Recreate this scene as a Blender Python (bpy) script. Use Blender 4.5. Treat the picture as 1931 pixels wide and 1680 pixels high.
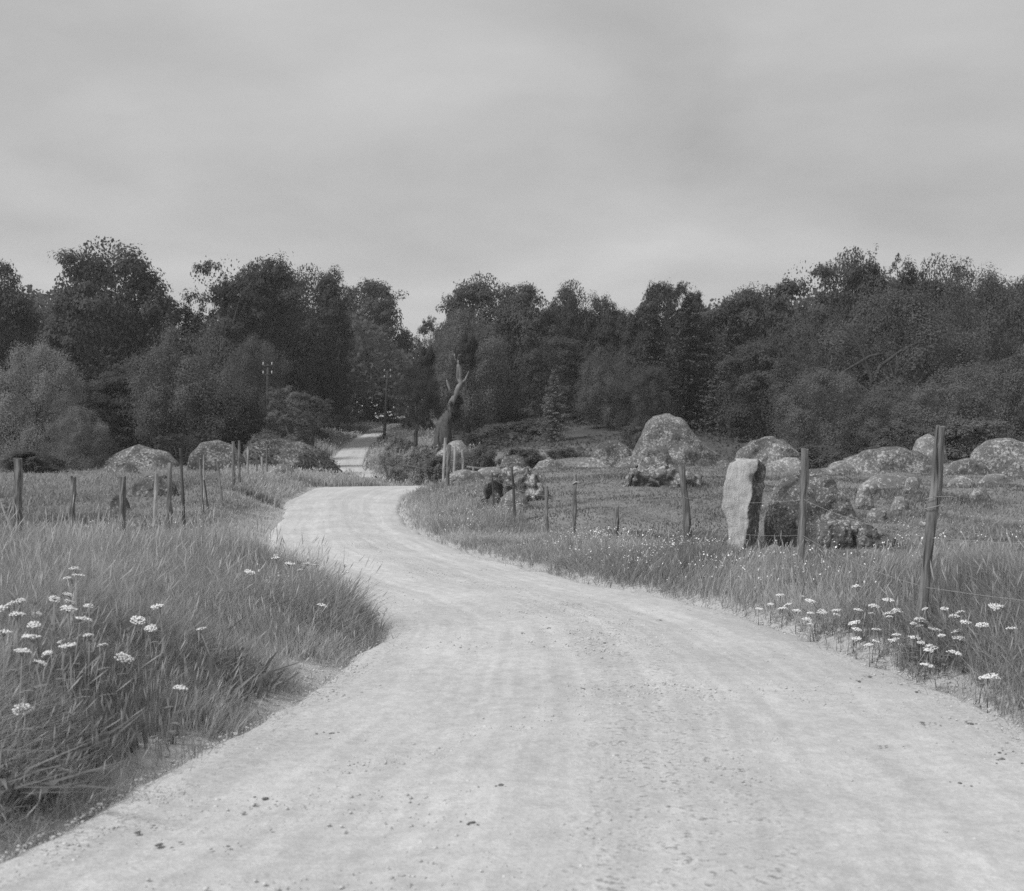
import bpy, math, random
import numpy as np
from mathutils import Vector

random.seed(7)
RNG = np.random.default_rng(7)
scene = bpy.context.scene
for o in list(bpy.data.objects):
    bpy.data.objects.remove(o, do_unlink=True)
COL = scene.collection

# ------------------------------------------------------------------ camera
EYE, FPX, HOR, CXP, WPX, HPX = 1.5, 2300.0, 870.0, 965.5, 1931.0, 1680.0
cam_data = bpy.data.cameras.new("camera")
cam = bpy.data.objects.new("camera", cam_data)
COL.objects.link(cam)
cam.location = (0, 0, EYE)
cam.rotation_euler = (math.radians(90), 0, 0)
cam_data.sensor_fit = 'HORIZONTAL'
cam_data.sensor_width = 36.0
cam_data.lens = 36.0 * FPX / WPX
cam_data.shift_y = (HOR - HPX / 2) / WPX
cam_data.clip_start = 0.05
cam_data.clip_end = 6000
cam_data.dof.use_dof = True
cam_data.dof.focus_distance = 17.0
cam_data.dof.aperture_fstop = 4.0
scene.camera = cam

# ------------------------------------------------------------------ sky and sun
SUN_FROM = Vector((-0.64, -0.55, 0.92)).normalized()
world = bpy.data.worlds.new("World")
scene.world = world
world.use_nodes = True
wn, wl = world.node_tree.nodes, world.node_tree.links
wn.clear()
w_out = wn.new('ShaderNodeOutputWorld')
w_bg = wn.new('ShaderNodeBackground'); w_bg.inputs['Strength'].default_value = 0.1
w_sky = wn.new('ShaderNodeTexSky'); w_sky.sky_type = 'NISHITA'; w_sky.sun_disc = False
w_sky.sun_elevation = math.asin(SUN_FROM.z)
w_sky.sun_rotation = math.atan2(SUN_FROM.x, SUN_FROM.y)
w_sky.dust_density = 4.0
w_bw = wn.new('ShaderNodeRGBToBW')
w_tc = wn.new('ShaderNodeTexCoord')
w_sep = wn.new('ShaderNodeSeparateXYZ')
def wmath(op, a=None, b=None):
    n = wn.new('ShaderNodeMath'); n.operation = op
    for i, v in enumerate((a, b)):
        if v is None: continue
        if isinstance(v, (int, float)): n.inputs[i].default_value = v
        else: wl.new(v, n.inputs[i])
    return n.outputs[0]
wl.new(w_tc.outputs['Generated'], w_sep.inputs[0])
zz = wmath('ADD', wmath('MAXIMUM', w_sep.outputs['Z'], 0.0), 0.20)
wx = wmath('DIVIDE', w_sep.outputs['X'], zz)
wy = wmath('DIVIDE', w_sep.outputs['Y'], zz)
w_cmb = wn.new('ShaderNodeCombineXYZ'); wl.new(wx, w_cmb.inputs[0]); wl.new(wy, w_cmb.inputs[1])
def wnoise(scale, detail, dist, sx, sy, ox):
    m = wn.new('ShaderNodeMapping'); m.inputs['Scale'].default_value = (sx, sy, 1); m.inputs['Location'].default_value = (ox, ox * .7, 0)
    wl.new(w_cmb.outputs[0], m.inputs[0])
    n = wn.new('ShaderNodeTexNoise'); n.inputs['Scale'].default_value = scale
    n.inputs['Detail'].default_value = detail; n.inputs['Roughness'].default_value = .5; n.inputs['Distortion'].default_value = dist
    wl.new(m.outputs[0], n.inputs['Vector'])
    return n.outputs[0]
n1 = wnoise(.55, 4, .15, .75, 1.0, 3.1)
n2 = wnoise(1.8, 8, .25, 1.0, 1.0, 8.3)
cl = wmath('ADD', wmath('MULTIPLY', wmath('SUBTRACT', n1, .5), 1.5), wmath('MULTIPLY', wmath('SUBTRACT', n2, .5), 2.2))
cloud = wmath('ADD', wmath('MULTIPLY', cl, 1.25), 3.9)            # stratus deck, before the 0.1 background strength
cloud = wmath('SUBTRACT', cloud, wmath('MULTIPLY', wmath('MAXIMUM', w_sep.outputs['Z'], 0.0), .8))
mixn = wn.new('ShaderNodeMix'); mixn.data_type = 'FLOAT'; mixn.inputs[0].default_value = 0.88
wl.new(w_sky.outputs[0], w_bw.inputs[0])
wl.new(w_bw.outputs[0], mixn.inputs[2]); wl.new(cloud, mixn.inputs[3])
wl.new(mixn.outputs[0], w_bg.inputs['Color'])
wl.new(w_bg.outputs[0], w_out.inputs['Surface'])

sun_d = bpy.data.lights.new("sun", 'SUN'); sun_d.energy = 2.0; sun_d.angle = math.radians(14)
sun = bpy.data.objects.new("sun", sun_d); COL.objects.link(sun)
sun.rotation_euler = (-SUN_FROM).to_track_quat('-Z', 'Y').to_euler()
sun.location = (-30, -20, 40)
scene.view_settings.view_transform = 'Standard'
scene.view_settings.look = 'None'
scene.view_settings.gamma = 1.0
scene.view_settings.exposure = 0.55
scene.view_settings.use_curve_mapping = False
scene.render.engine = 'CYCLES'
scene.cycles.max_bounces = 6
scene.cycles.volume_bounces = 0
scene.cycles.use_denoising = False

# ------------------------------------------------------------------ helpers
def P(px, py, d):
    """Point of the place seen at a photograph pixel, at a chosen distance."""
    return Vector(((px - CXP) / FPX * d, d, EYE - (py - HOR) / FPX * d))

def sstep(a, b, x):
    t = np.clip((x - a) / (b - a), 0, 1); return t * t * (3 - 2 * t)

def _hash(i, j, k, s):
    h = (i * 374761393 + j * 668265263 + k * 2147483647 + s * 1274126177) & 0xffffffff
    h = ((h ^ (h >> 13)) * 1274126177) & 0xffffffff
    return ((h ^ (h >> 16)) & 0xffff) / 65535.0

def vnoise(p, seed=0):
    p = np.asarray(p, float); i = np.floor(p).astype(np.int64); f = p - i; u = f * f * (3 - 2 * f)
    r = 0
    for dx in (0, 1):
        for dy in (0, 1):
            for dz in (0, 1):
                w = (u[:, 0] if dx else 1 - u[:, 0]) * (u[:, 1] if dy else 1 - u[:, 1]) * (u[:, 2] if dz else 1 - u[:, 2])
                r = r + w * _hash(i[:, 0] + dx, i[:, 1] + dy, i[:, 2] + dz, seed)
    return r * 2 - 1

def fbm(p, seed=0, octv=4, gain=.5):
    r, a, q = 0, 1, np.asarray(p, float)
    for o in range(octv):
        r = r + a * vnoise(q, seed + o); a *= gain; q = q * 2.03 + 11.3
    return r

def mesh_from(name, verts, faces, attrs=None, smooth=False, uv=None):
    """faces: (n,k) index array with one k for all faces."""
    me = bpy.data.meshes.new(name)
    verts = np.ascontiguousarray(verts, dtype=np.float32); faces = np.ascontiguousarray(faces, dtype=np.int32)
    n, k = faces.shape
    me.vertices.add(len(verts)); me.vertices.foreach_set('co', verts.ravel())
    me.loops.add(n * k); me.loops.foreach_set('vertex_index', faces.ravel())
    me.polygons.add(n); me.polygons.foreach_set('loop_start', np.arange(0, n * k, k, dtype=np.int32))
    if smooth: me.polygons.foreach_set('use_smooth', np.ones(n, dtype=bool))
    me.update(calc_edges=True)
    for an, (dom, data) in (attrs or {}).items():
        a = me.attributes.new(an, 'FLOAT', dom); a.data.foreach_set('value', np.ascontiguousarray(data, dtype=np.float32))
    if uv is not None:
        l = me.uv_layers.new(name='UVMap'); l.data.foreach_set('uv', np.ascontiguousarray(uv[faces.ravel()], dtype=np.float32).ravel())
    return me

def link(name, data, mat=None, parent=None, label=None, cat=None, group=None, kind=None):
    o = bpy.data.objects.new(name, data); COL.objects.link(o)
    if mat is not None and data is not None: 
        if len(data.materials) == 0: data.materials.append(mat)
    if parent is not None: o.parent = parent
    if label: o['label'] = label
    if cat: o['category'] = cat
    if group: o['group'] = group
    if kind: o['kind'] = kind
    return o

class MB:
    """collects tubes and boxes (quads) into one mesh"""
    def __init__(self): self.v, self.f, self.n = [], [], 0
    def add(self, v, f):
        v = np.asarray(v, float); self.v.append(v); self.f.append(np.asarray(f) + self.n); self.n += len(v)
    def tube(self, pts, rad, seg=8, rough=0, seed=0, cap=True):
        pts = np.asarray(pts, float); m = len(pts)
        rad = np.ones(m) * rad if np.isscalar(rad) else np.asarray(rad, float)
        t = np.gradient(pts, axis=0); t /= np.linalg.norm(t, axis=1)[:, None] + 1e-9
        ref = np.array([0, 1, 0.]) if abs(t[0][1]) < .9 else np.array([1., 0, 0])
        a = np.cross(t, ref); a /= np.linalg.norm(a, axis=1)[:, None] + 1e-9; b = np.cross(t, a)
        ang = np.linspace(0, 2 * np.pi, seg, endpoint=False)
        ring = pts[:, None] + rad[:, None, None] * (np.cos(ang)[None, :, None] * a[:, None] + np.sin(ang)[None, :, None] * b[:, None])
        v = ring.reshape(-1, 3)
        if rough: v = v + rough * np.repeat(rad, seg)[:, None] * np.stack([fbm(v * 3 / rad.max() * .3, seed + q, 2) for q in range(3)], 1)
        f = []
        for i in range(m - 1):
            for j in range(seg):
                f.append((i * seg + j, i * seg + (j + 1) % seg, (i + 1) * seg + (j + 1) % seg, (i + 1) * seg + j))
        if cap:
            c0 = len(v); v = np.vstack([v, v[:seg].mean(0), v[(m - 1) * seg:m * seg].mean(0)])
            for j in range(0, seg, 2):
                f.append((c0, (j + 2) % seg, (j + 1) % seg, j))
                f.append((c0 + 1, (m - 1) * seg + j, (m - 1) * seg + (j + 1) % seg, (m - 1) * seg + (j + 2) % seg))
        self.add(v, f)
    def mesh(self, name, smooth=True):
        return mesh_from(name, np.vstack(self.v), np.vstack(self.f), smooth=smooth)

# ------------------------------------------------------------------ materials (all neutral greys: a black-and-white place)
def new_mat(name):
    m = bpy.data.materials.new(name); m.use_nodes = True
    m.node_tree.nodes.clear()
    return m, m.node_tree.nodes, m.node_tree.links

class NB:
    def __init__(s, m): s.N, s.L = m.node_tree.nodes, m.node_tree.links
    def set(s, sock, v):
        if v is None: return
        if isinstance(v, (int, float)): sock.default_value = v
        elif isinstance(v, (tuple, list)): sock.default_value = v
        else: s.L.new(v, sock)
    def math(s, op, a, b=None, c=None, clamp=False):
        n = s.N.new('ShaderNodeMath'); n.operation = op; n.use_clamp = clamp
        for i, v in enumerate((a, b, c)): s.set(n.inputs[i], v)
        return n.outputs[0]
    def noise(s, vec, scale, detail=3, rough=.5, dist=0):
        n = s.N.new('ShaderNodeTexNoise'); s.L.new(vec, n.inputs['Vector'])
        n.inputs['Scale'].default_value = scale; n.inputs['Detail'].default_value = detail
        n.inputs['Roughness'].default_value = rough; n.inputs['Distortion'].default_value = dist
        return n.outputs[0]
    def voro(s, vec, scale, feature='F1', out='Distance'):
        n = s.N.new('ShaderNodeTexVoronoi'); n.feature = feature; s.L.new(vec, n.inputs['Vector']); n.inputs['Scale'].default_value = scale
        return n.outputs[out]
    def map(s, vec, scale):
        n = s.N.new('ShaderNodeMapping'); s.L.new(vec, n.inputs[0]); n.inputs['Scale'].default_value = scale; return n.outputs[0]
    def ramp(s, x, lo, hi, a=0., b=1.):
        n = s.N.new('ShaderNodeMapRange'); n.clamp = True; n.interpolation_type = 'SMOOTHSTEP'
        s.set(n.inputs[0], x); n.inputs[1].default_value = lo; n.inputs[2].default_value = hi; s.set(n.inputs[3], a); s.set(n.inputs[4], b)
        return n.outputs[0]
    def mix(s, t, a, b):
        n = s.N.new('ShaderNodeMix'); n.data_type = 'FLOAT'; s.set(n.inputs[0], t); s.set(n.inputs[2], a); s.set(n.inputs[3], b); return n.outputs[0]
    def bump(s, h, dist, strength=1.):
        n = s.N.new('ShaderNodeBump'); n.inputs['Strength'].default_value = strength; n.inputs['Distance'].default_value = dist; s.L.new(h, n.inputs['Height']); return n.outputs[0]
    def attr(s, name, typ='GEOMETRY'):
        n = s.N.new('ShaderNodeAttribute'); n.attribute_type = typ; n.attribute_name = name; return n.outputs['Fac']
    def coord(s, out='Object'):
        return s.N.new('ShaderNodeTexCoord').outputs[out]
    def pos(s): return s.N.new('ShaderNodeNewGeometry').outputs['Position']
    def rnd(s): return s.N.new('ShaderNodeObjectInfo').outputs['Random']
    def surface(s, col, rough=.9, normal=None, spec=.2, transl=0):
        out = s.N.new('ShaderNodeOutputMaterial')
        if transl:
            d = s.N.new('ShaderNodeBsdfDiffuse'); t = s.N.new('ShaderNodeBsdfTranslucent'); m = s.N.new('ShaderNodeMixShader')
            s.set(d.inputs[0], col); s.set(t.inputs[0], col); m.inputs[0].default_value = transl
            s.L.new(d.outputs[0], m.inputs[1]); s.L.new(t.outputs[0], m.inputs[2]); s.L.new(m.outputs[0], out.inputs[0])
            return
        b = s.N.new('ShaderNodeBsdfPrincipled'); s.set(b.inputs['Base Color'], col); b.inputs['Roughness'].default_value = rough
        b.inputs['Specular IOR Level'].default_value = spec
        if normal is not None: s.L.new(normal, b.inputs['Normal'])
        s.L.new(b.outputs[0], out.inputs[0])

def leaf_mat(name, transl=.42, lo=.82, hi=1.2):
    """leaf colour = the plant's own tone (object property) times a per-leaf tint"""
    m, _, _ = new_mat(name); b = NB(m)
    t = b.mix(b.attr('tint'), lo, hi)
    b.surface(b.math('MULTIPLY', b.attr('tone', 'OBJECT'), t), transl=transl)
    return m

def grass_mat(name, a, c, transl=.45):
    m, _, _ = new_mat(name); b = NB(m)
    b.surface(b.mix(b.attr('tint'), a, c), transl=transl)
    return m

M = {}
M['leaf'] = leaf_mat('foliage')
M['needle'] = leaf_mat('needles', .1)
M['grass_tall'] = grass_mat('tall_grass_blades', .24, .58)
M['grass_short'] = grass_mat('pasture_grass_blades', .17, .42)
M['grass_pale'] = grass_mat('dry_pale_grass', .26, .58)
M['weed'] = grass_mat('weed_leaves', .18, .34)

def solid(name, val, rough=.8, var=.15, scale=6):
    m, _, _ = new_mat(name); b = NB(m); n = b.noise(b.coord(), scale, 4)
    b.surface(b.mix(n, val * (1 - var), val * (1 + var)), rough); return m
M['petal'] = solid('white_petals', .8, .7, .06)
M['stem'] = solid('flower_stems', .22)
M['insul'] = solid('white_porcelain', .5, .3, .03)
M['wire'] = solid('weathered_wire', .32, .6, .3, 20)
M['cut'] = solid('bare_broken_wood', .42, .9, .3, 3)

def wood_mat(name, dark, light, scale=(30, 30, 1.6)):
    m, _, _ = new_mat(name); b = NB(m); c = b.coord()
    r = b.math('MULTIPLY', b.rnd(), 40.)
    v = b.N.new('ShaderNodeVectorMath'); v.operation = 'ADD'; b.L.new(c, v.inputs[0]); b.L.new(r, v.inputs[1])
    g = b.noise(b.map(v.outputs[0], scale), 1, 5, .6, .4); k = b.noise(v.outputs[0], 3.2, 3)
    t = b.ramp(b.math('ADD', b.math('MULTIPLY', g, .65), b.math('MULTIPLY', k, .35)), .3, .7)
    crack = b.ramp(b.noise(b.map(v.outputs[0], (scale[0] * .9, scale[1] * .9, scale[2] * .4)), 1, 2), .62, .7)
    col = b.mix(crack, b.mix(t, dark, light), dark * .45)
    b.surface(col, .9, b.bump(g, .006, .7)); return m
M['post'] = wood_mat('weathered_grey_wood', .07, .27)
M['post_pale'] = wood_mat('pale_split_wood', .2, .45)
M['post_dark'] = wood_mat('dark_wet_wood', .05, .12)
M['tarred'] = wood_mat('tarred_pole', .05, .09)
M['bark'] = wood_mat('tree_bark', .05, .13, (5, 5, 1.2))
M['bark_pale'] = wood_mat('bare_grey_trunk', .12, .28, (6, 6, .9))

def rock_mat(name, dark, mid, light, sc=1.0, dk=.5):
    m, _, _ = new_mat(name); b = NB(m); c = b.coord()
    r = b.math('MULTIPLY', b.rnd(), 60.)
    v = b.N.new('ShaderNodeVectorMath'); v.operation = 'ADD'; b.L.new(c, v.inputs[0]); b.L.new(r, v.inputs[1]); v = v.outputs[0]
    big = b.noise(v, 1.1 * sc, 5, .6, .3)
    col = b.mix(b.ramp(big, .36, .64), mid * .75, mid * 1.15)
    lich = b.math('ADD', b.noise(v, 10 * sc, 6, .72, .3), b.math('MULTIPLY', b.math('SUBTRACT', big, .5), .35))
    col = b.mix(b.ramp(lich, .52, .60), col, light)
    spots = b.ramp(b.noise(v, 8.0 * sc, 7, .75, .4), .5 + .1 * (1 - dk), .62, 0., .85)
    col = b.mix(spots, col, dark)
    fine = b.noise(v, 26 * sc, 4, .7)
    col = b.math('MULTIPLY', col, b.mix(fine, .4, 1.6))
    h = b.math('ADD', b.math('MULTIPLY', big, .5), b.math('ADD', b.math('MULTIPLY', lich, .3), b.math('MULTIPLY', fine, .12)))
    b.surface(col, .95, b.bump(h, .16 / sc, 1.), .1); return m
M['rock'] = rock_mat('lichened_granite', .04, .17, .46)
M['rock_dark'] = rock_mat('mossy_dark_granite', .035, .12, .36, 1.1, .8)
M['rock_pale'] = rock_mat('pale_weathered_granite', .06, .23, .50, 1.0, .3)
M['rock_near'] = rock_mat('rough_lichened_granite', .035, .16, .44, 2.2, .7)
def slab_mat():
    m, _, _ = new_mat('pale_cut_stone_slab'); b = NB(m); c = b.coord()
    g = b.noise(b.map(c, (14, 14, 3.5)), 1, 6, .7, 1.2); k = b.noise(c, 3.0, 5, .6); f = b.noise(c, 60, 3, .7)
    col = b.mix(b.ramp(g, .3, .7),   .41, .55); col = b.math('MULTIPLY', col, b.mix(k, .8, 1.15)); col = b.math('MULTIPLY', col, b.mix(f, .8, 1.2))
    col = b.mix(b.ramp(b.noise(c, 7, 6, .7), .6, .7), col, .24)
    b.surface(col, .95, b.bump(b.math('ADD', g, b.math('MULTIPLY', f, .4)), .035, 1.), .1); return m
M['slab'] = slab_mat()

def ground_mat():
    m, _, _ = new_mat('meadow_ground'); b = NB(m); p = b.pos()
    n1 = b.noise(p, .12, 4, .6); n2 = b.noise(p, 1.3, 5, .65); n3 = b.noise(p, 14, 5, .7)
    t = b.math('ADD', b.math('MULTIPLY', n1, .35), b.math('ADD', b.math('MULTIPLY', n2, .35), b.math('MULTIPLY', n3, .3)))
    col = b.mix(b.ramp(t, .35, .65), .14, .30)
    col = b.math('MULTIPLY', col, b.mix(b.attr('dark_wood_floor'), 1., .45))      # darker wood floor under the trees
    gravel = b.math('MULTIPLY', b.mix(n3, .42, .64), b.mix(n2, .85, 1.1))
    k = b.math('MULTIPLY', b.attr('verge'), b.ramp(b.math('ADD', n2, b.math('MULTIPLY', n3, .5)), .55, .85, 1.25, .65), clamp=True)
    col = b.mix(k, col, gravel)
    b.surface(col, 1., b.bump(b.math('ADD', n2, b.math('MULTIPLY', n3, .6)), .08, .8), 0.); return m
M['ground'] = ground_mat()

def road_mat():
    m, _, _ = new_mat('gravel_road'); b = NB(m)
    uv = b.coord('UV'); p = b.pos()
    sx = b.N.new('ShaderNodeSeparateXYZ'); b.L.new(uv, sx.inputs[0]); v = sx.outputs[1]
    fine = b.noise(p, 55, 4, .75); med = b.noise(p, 9, 5, .7); big = b.noise(p, .7, 4, .55)
    streak = b.noise(b.map(uv, (.10, 16, 1)), 1, 4, .6, .15)
    streak2 = b.noise(b.map(uv, (.35, 34, 1)), 1, 4, .65, .1)
    col = b.mix(b.ramp(streak, .3, .7), .50, .565)
    col = b.math('MULTIPLY', col, b.mix(b.ramp(streak2, .35, .65), .94, 1.05))
    col = b.math('MULTIPLY', col, b.mix(fine, .66, 1.34))
    col = b.math('MULTIPLY', col, b.mix(b.ramp(med, .3, .7), .86, 1.10))
    col = b.math('MULTIPLY', col, b.mix(b.ramp(big, .3, .7), .92, 1.06))
    # loose, coarser gravel: a band in the middle and along the edges
    mid = b.ramp(b.math('ABSOLUTE', b.math('SUBTRACT', v, .53)), .03, .13, 1., 0.)
    edge = b.ramp(b.math('ABSOLUTE', b.math('SUBTRACT', v, .5)), .34, .5, 0., 1.)
    loose = b.math('MAXIMUM', b.math('MULTIPLY', mid, .75), edge)
    pits = b.ramp(b.math('ADD', b.noise(p, 30, 5, .75), b.math('MULTIPLY', med, .55)), .78, .98)
    col = b.mix(b.math('MULTIPLY', pits, b.math('ADD', b.math('MULTIPLY', loose, .85), .22)), col, .17)
    h = b.math('ADD', b.math('MULTIPLY', fine, .5), med)
    b.surface(col, 1., b.bump(h, .014, .7), .0); return m
M['road'] = road_mat()
m, _, _ = new_mat('gravel_stones'); b = NB(m)
b.surface(b.mix(b.rnd(), .40, .60), .95); M['pebble'] = m

# ------------------------------------------------------------------ road plan and terrain
YL = [-40, -5, 0, 4, 4.8, 6.5, 8.5, 10.6, 12.5, 15.5, 20, 26, 32, 38, 45, 47, 50, 54, 60, 66, 75, 85, 92, 105, 118, 130, 145, 162, 185, 205, 260, 400]
XL = [-9, -3.6, -2.8, -2.15, -1.96, -1.62, -1.28, -1.10, -1.5, -2.6, -3.95, -5.1, -5.95, -6.95, -7.1, -6.4, -4.4, -3.5, -3.4, -4.4, -7.4, -11.2, -13.8, -15.6, -16.8, -17.8, -18.3, -18.6, -18, -14, 10, 60]
YR = [-40, -5, 0, 4, 7.2, 9, 10.8, 13, 15.3, 19.7, 26, 30, 35, 40, 43, 46, 50, 54, 60, 66, 75, 85, 92, 105, 118, 130, 145, 162, 185, 205, 260, 400]
XR = [-3, 1.8, 2.7, 3.02, 2.93, 2.78, 2.5, 1.85, .9, -.60, -2.05, -2.7, -3.25, -3.55, -3.1, -1.6, -.6, -.1, -.1, -1.1, -4.4, -8.4, -11.0, -12.8, -14.0, -15.1, -15.8, -16.2, -15.3, -11, 14, 64]
YZ = [-40, 0, 20, 26, 34, 40, 45, 48, 52, 60, 75, 85, 92, 105, 118, 130, 145, 162, 185, 205, 260, 400]
ZZ = [0, 0, 0, .03, .17, .37, .55, .48, .2, -.1, -.1, .4, .75, 1.5, 2.37, 3.2, 4.3, 5.7, 7.3, 8.2, 9, 12]
def pchip(xk, yk):
    xk, yk = np.array(xk, float), np.array(yk, float); h = np.diff(xk); s = np.diff(yk) / h
    mm = np.zeros(len(xk)); mm[1:-1] = np.where(s[:-1] * s[1:] > 0, 2 * s[:-1] * s[1:] / (s[:-1] + s[1:] + 1e-12), 0); mm[0], mm[-1] = s[0], s[-1]
    def f(x):
        x = np.clip(np.asarray(x, float), xk[0], xk[-1]); i = np.clip(np.searchsorted(xk, x) - 1, 0, len(h) - 1)
        t = (x - xk[i]) / h[i]; t2, t3 = t * t, t * t * t
        return (2 * t3 - 3 * t2 + 1) * yk[i] + (t3 - 2 * t2 + t) * h[i] * mm[i] + (-2 * t3 + 3 * t2) * yk[i + 1] + (t3 - t2) * h[i] * mm[i + 1]
    return f
_fl, _fr, _fz = pchip(YL, XL), pchip(YR, XR), pchip(YZ, ZZ)
def n1d(y, sc, seed): 
    y = np.asarray(y, float); return vnoise(np.stack([y.ravel() * sc, y.ravel() * 0 + .5, y.ravel() * 0 + .5], 1), seed).reshape(y.shape)
def road_l(y): return _fl(y) + .08 * n1d(y, 1.1, 3) + .05 * n1d(y, 3.7, 4) + .03 * n1d(y, 9.0, 14)
def road_r(y): return _fr(y) + .08 * n1d(y, 1.0, 5) + .05 * n1d(y, 3.9, 6) + .03 * n1d(y, 9.0, 16)

CP = []      # terrain control points (x, y, z)
for y in (-30, -10, 0, 5, 10, 15, 20, 26, 34, 40, 45, 48, 52, 60, 75, 85, 92, 105, 118, 130, 145, 162, 185, 205, 260):
    CP.append((float(_fl(y) + _fr(y)) / 2, y, float(_fz(y))))
for c in [(-2.9, 3, .22), (-4.5, 3, .35), (-3.0, 6.5, .32), (-4.5, 7, .42), (-2.5, 10, .26), (-4.2, 11, .32), (-4.2, 14, .20), (-6, 14, .26), (-5.8, 19, .14), (-10, 8, .5), (-25, 5, .9), (-20, 20, .7),
          (4.2, 5, .25), (8, 4, .5), (20, 4, .9), (25, 15, .9), (3.3, 7.5, .15), (-9.4, 53, .85), (-7.5, 53, .78), (-6.0, 53, .55), (-8.5, 58, .6), (-9.5, 49, .85), (-2.6, 40, .62), (-1.5, 43, .75)]: CP.append(c)
for px, py, d in [(35, 1015, 17), (137, 1025, 19), (232, 1015, 22), (320, 1008, 23), (380, 968, 27), (440, 930, 33), (470, 918, 38), (505, 905, 42),
                  (150, 960, 30), (30, 935, 34), (100, 903, 45), (250, 900, 50), (30, 890, 60), (300, 890, 60), (500, 882, 60), (-500, 890, 60), (-900, 900, 40), (500, 868, 100), (300, 860, 110), (-300, 860, 110), (550, 822, 130), (100, 850, 150),
                  (1740, 1130, 9.4), (1510, 1078, 13), (1300, 1050, 16.7), (1160, 1025, 20), (1083, 1022, 22), (1030, 1012, 24), (968, 985, 27), (932, 965, 31), (845, 915, 36),
                  (1900, 1090, 11), (1700, 1000, 22), (1700, 1045, 17.2), (1620, 1046, 17.2), (1600, 950, 28), (1900, 960, 27), (1420, 1036, 18), (1300, 950, 28), (1100, 950, 28), (1000, 930, 33), (1100, 887, 48), (1400, 885, 52), (1700, 900, 38), (1800, 893, 42), (1950, 872, 50), (2500, 880, 50), (2700, 1000, 20),
                  (950, 890, 48), (860, 900, 44), (1050, 868, 60), (900, 858, 75), (1100, 835, 90), (1150, 800, 105), (1000, 850, 75), (1700, 852, 70), (1400, 876, 80), (1300, 886, 58), (1200, 886, 56), (1450, 888, 50), (1600, 893, 44), (1750, 890, 46), (1850, 890, 44), (1050, 890, 52), (1350, 884, 66), (2300, 860, 80), (1400, 830, 120), (1900, 830, 110),
                  (640, 816, 142), (600, 842, 118), (740, 850, 105), (800, 852, 100), (770, 822, 135), (850, 800, 170), (690, 795, 190), (600, 800, 170)]: CP.append(tuple(P(px, py, d)))
for a in np.linspace(-1.3, 1.3, 9):
    for d, z in ((260, 10), (600, 14), (1800, 20), (3500, 20)): CP.append((a * d, d, z))
CP = np.array(CP)
def _uv(x, y): s = np.maximum(y + 45, 4); return np.stack([x / (y * .6 + 45).clip(8) * 3.0, np.log(s) * 3.2], -1)
_cu = _uv(CP[:, 0], CP[:, 1])
def _phi(r2): return np.where(r2 > 1e-12, r2 * np.log(r2 + 1e-12), 0)
_n = len(CP)
_A = np.zeros((_n + 3, _n + 3)); _A[:_n, :_n] = _phi(((_cu[:, None] - _cu[None]) ** 2).sum(-1)) + .004 * np.eye(_n)
_A[:_n, _n] = 1; _A[:_n, _n + 1:] = _cu; _A[_n:, :_n] = _A[:_n, _n:].T
_w = np.linalg.solve(_A, np.concatenate([CP[:, 2], np.zeros(3)]))
def _rbf(x, y):
    q = _uv(x, y); out = np.empty(len(x))
    for i in range(0, len(x), 20000):
        s = slice(i, i + 20000)
        out[s] = _phi(((q[s, None] - _cu[None]) ** 2).sum(-1)) @ _w[:_n] + _w[_n] + q[s] @ _w[_n + 1:]
    return out
def edge_dist(x, y):
    """>0 outside the road, <0 on it"""
    return np.maximum(road_l(y) - x, x - road_r(y))
def ground(x, y):
    x, y = np.atleast_1d(np.asarray(x, float)), np.atleast_1d(np.asarray(y, float))
    e = edge_dist(x, y); w = sstep(-.05, 1.3 + .01 * np.abs(y), e)
    q = np.stack([x, y, x * 0], 1)
    z = _rbf(x, y) + .08 * fbm(q * .6, 21, 3) * sstep(.4, 2.5, e) + .10 * fbm(q * .12, 31, 2) * sstep(2, 6, e)
    zr = _fz(y)
    return np.where(e < 0, zr - .07 - np.clip(.004 * (y - 20), 0, .4), zr * (1 - w) + z * w - .07 * (1 - sstep(0, .25, e)))
def gz(x, y): return float(ground(x, y)[0])

# terrain sheet: a fan that widens with distance and reaches the horizon
s = 30 + np.concatenate([np.linspace(-22, 0, 40, endpoint=False), np.geomspace(3, 70, 330) - 3, np.geomspace(68, 3500, 130)])
u = np.linspace(-1, 1, 321); u = np.sign(u) * np.abs(u) ** 1.35 * 1.25
SS, UU = np.meshgrid(s, u, indexing='ij')
gy = SS - 30; gx = UU * (SS * .75 + 4)
gv = np.stack([gx.ravel(), gy.ravel(), ground(gx.ravel(), gy.ravel())], 1)
R_, C_ = SS.shape
idx = np.arange(R_ * C_).reshape(R_, C_)
gf = np.stack([idx[:-1, :-1].ravel(), idx[:-1, 1:].ravel(), idx[1:, 1:].ravel(), idx[1:, :-1].ravel()], 1)
e = edge_dist(gv[:, 0], gv[:, 1])
verge = 1 - sstep(.30, 1.0, e)
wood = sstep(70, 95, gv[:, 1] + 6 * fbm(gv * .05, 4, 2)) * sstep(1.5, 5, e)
link('ground', mesh_from('ground', gv, gf, {'verge': ('POINT', verge), 'dark_wood_floor': ('POINT', wood)}, True), M['ground'], kind='structure')

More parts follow.
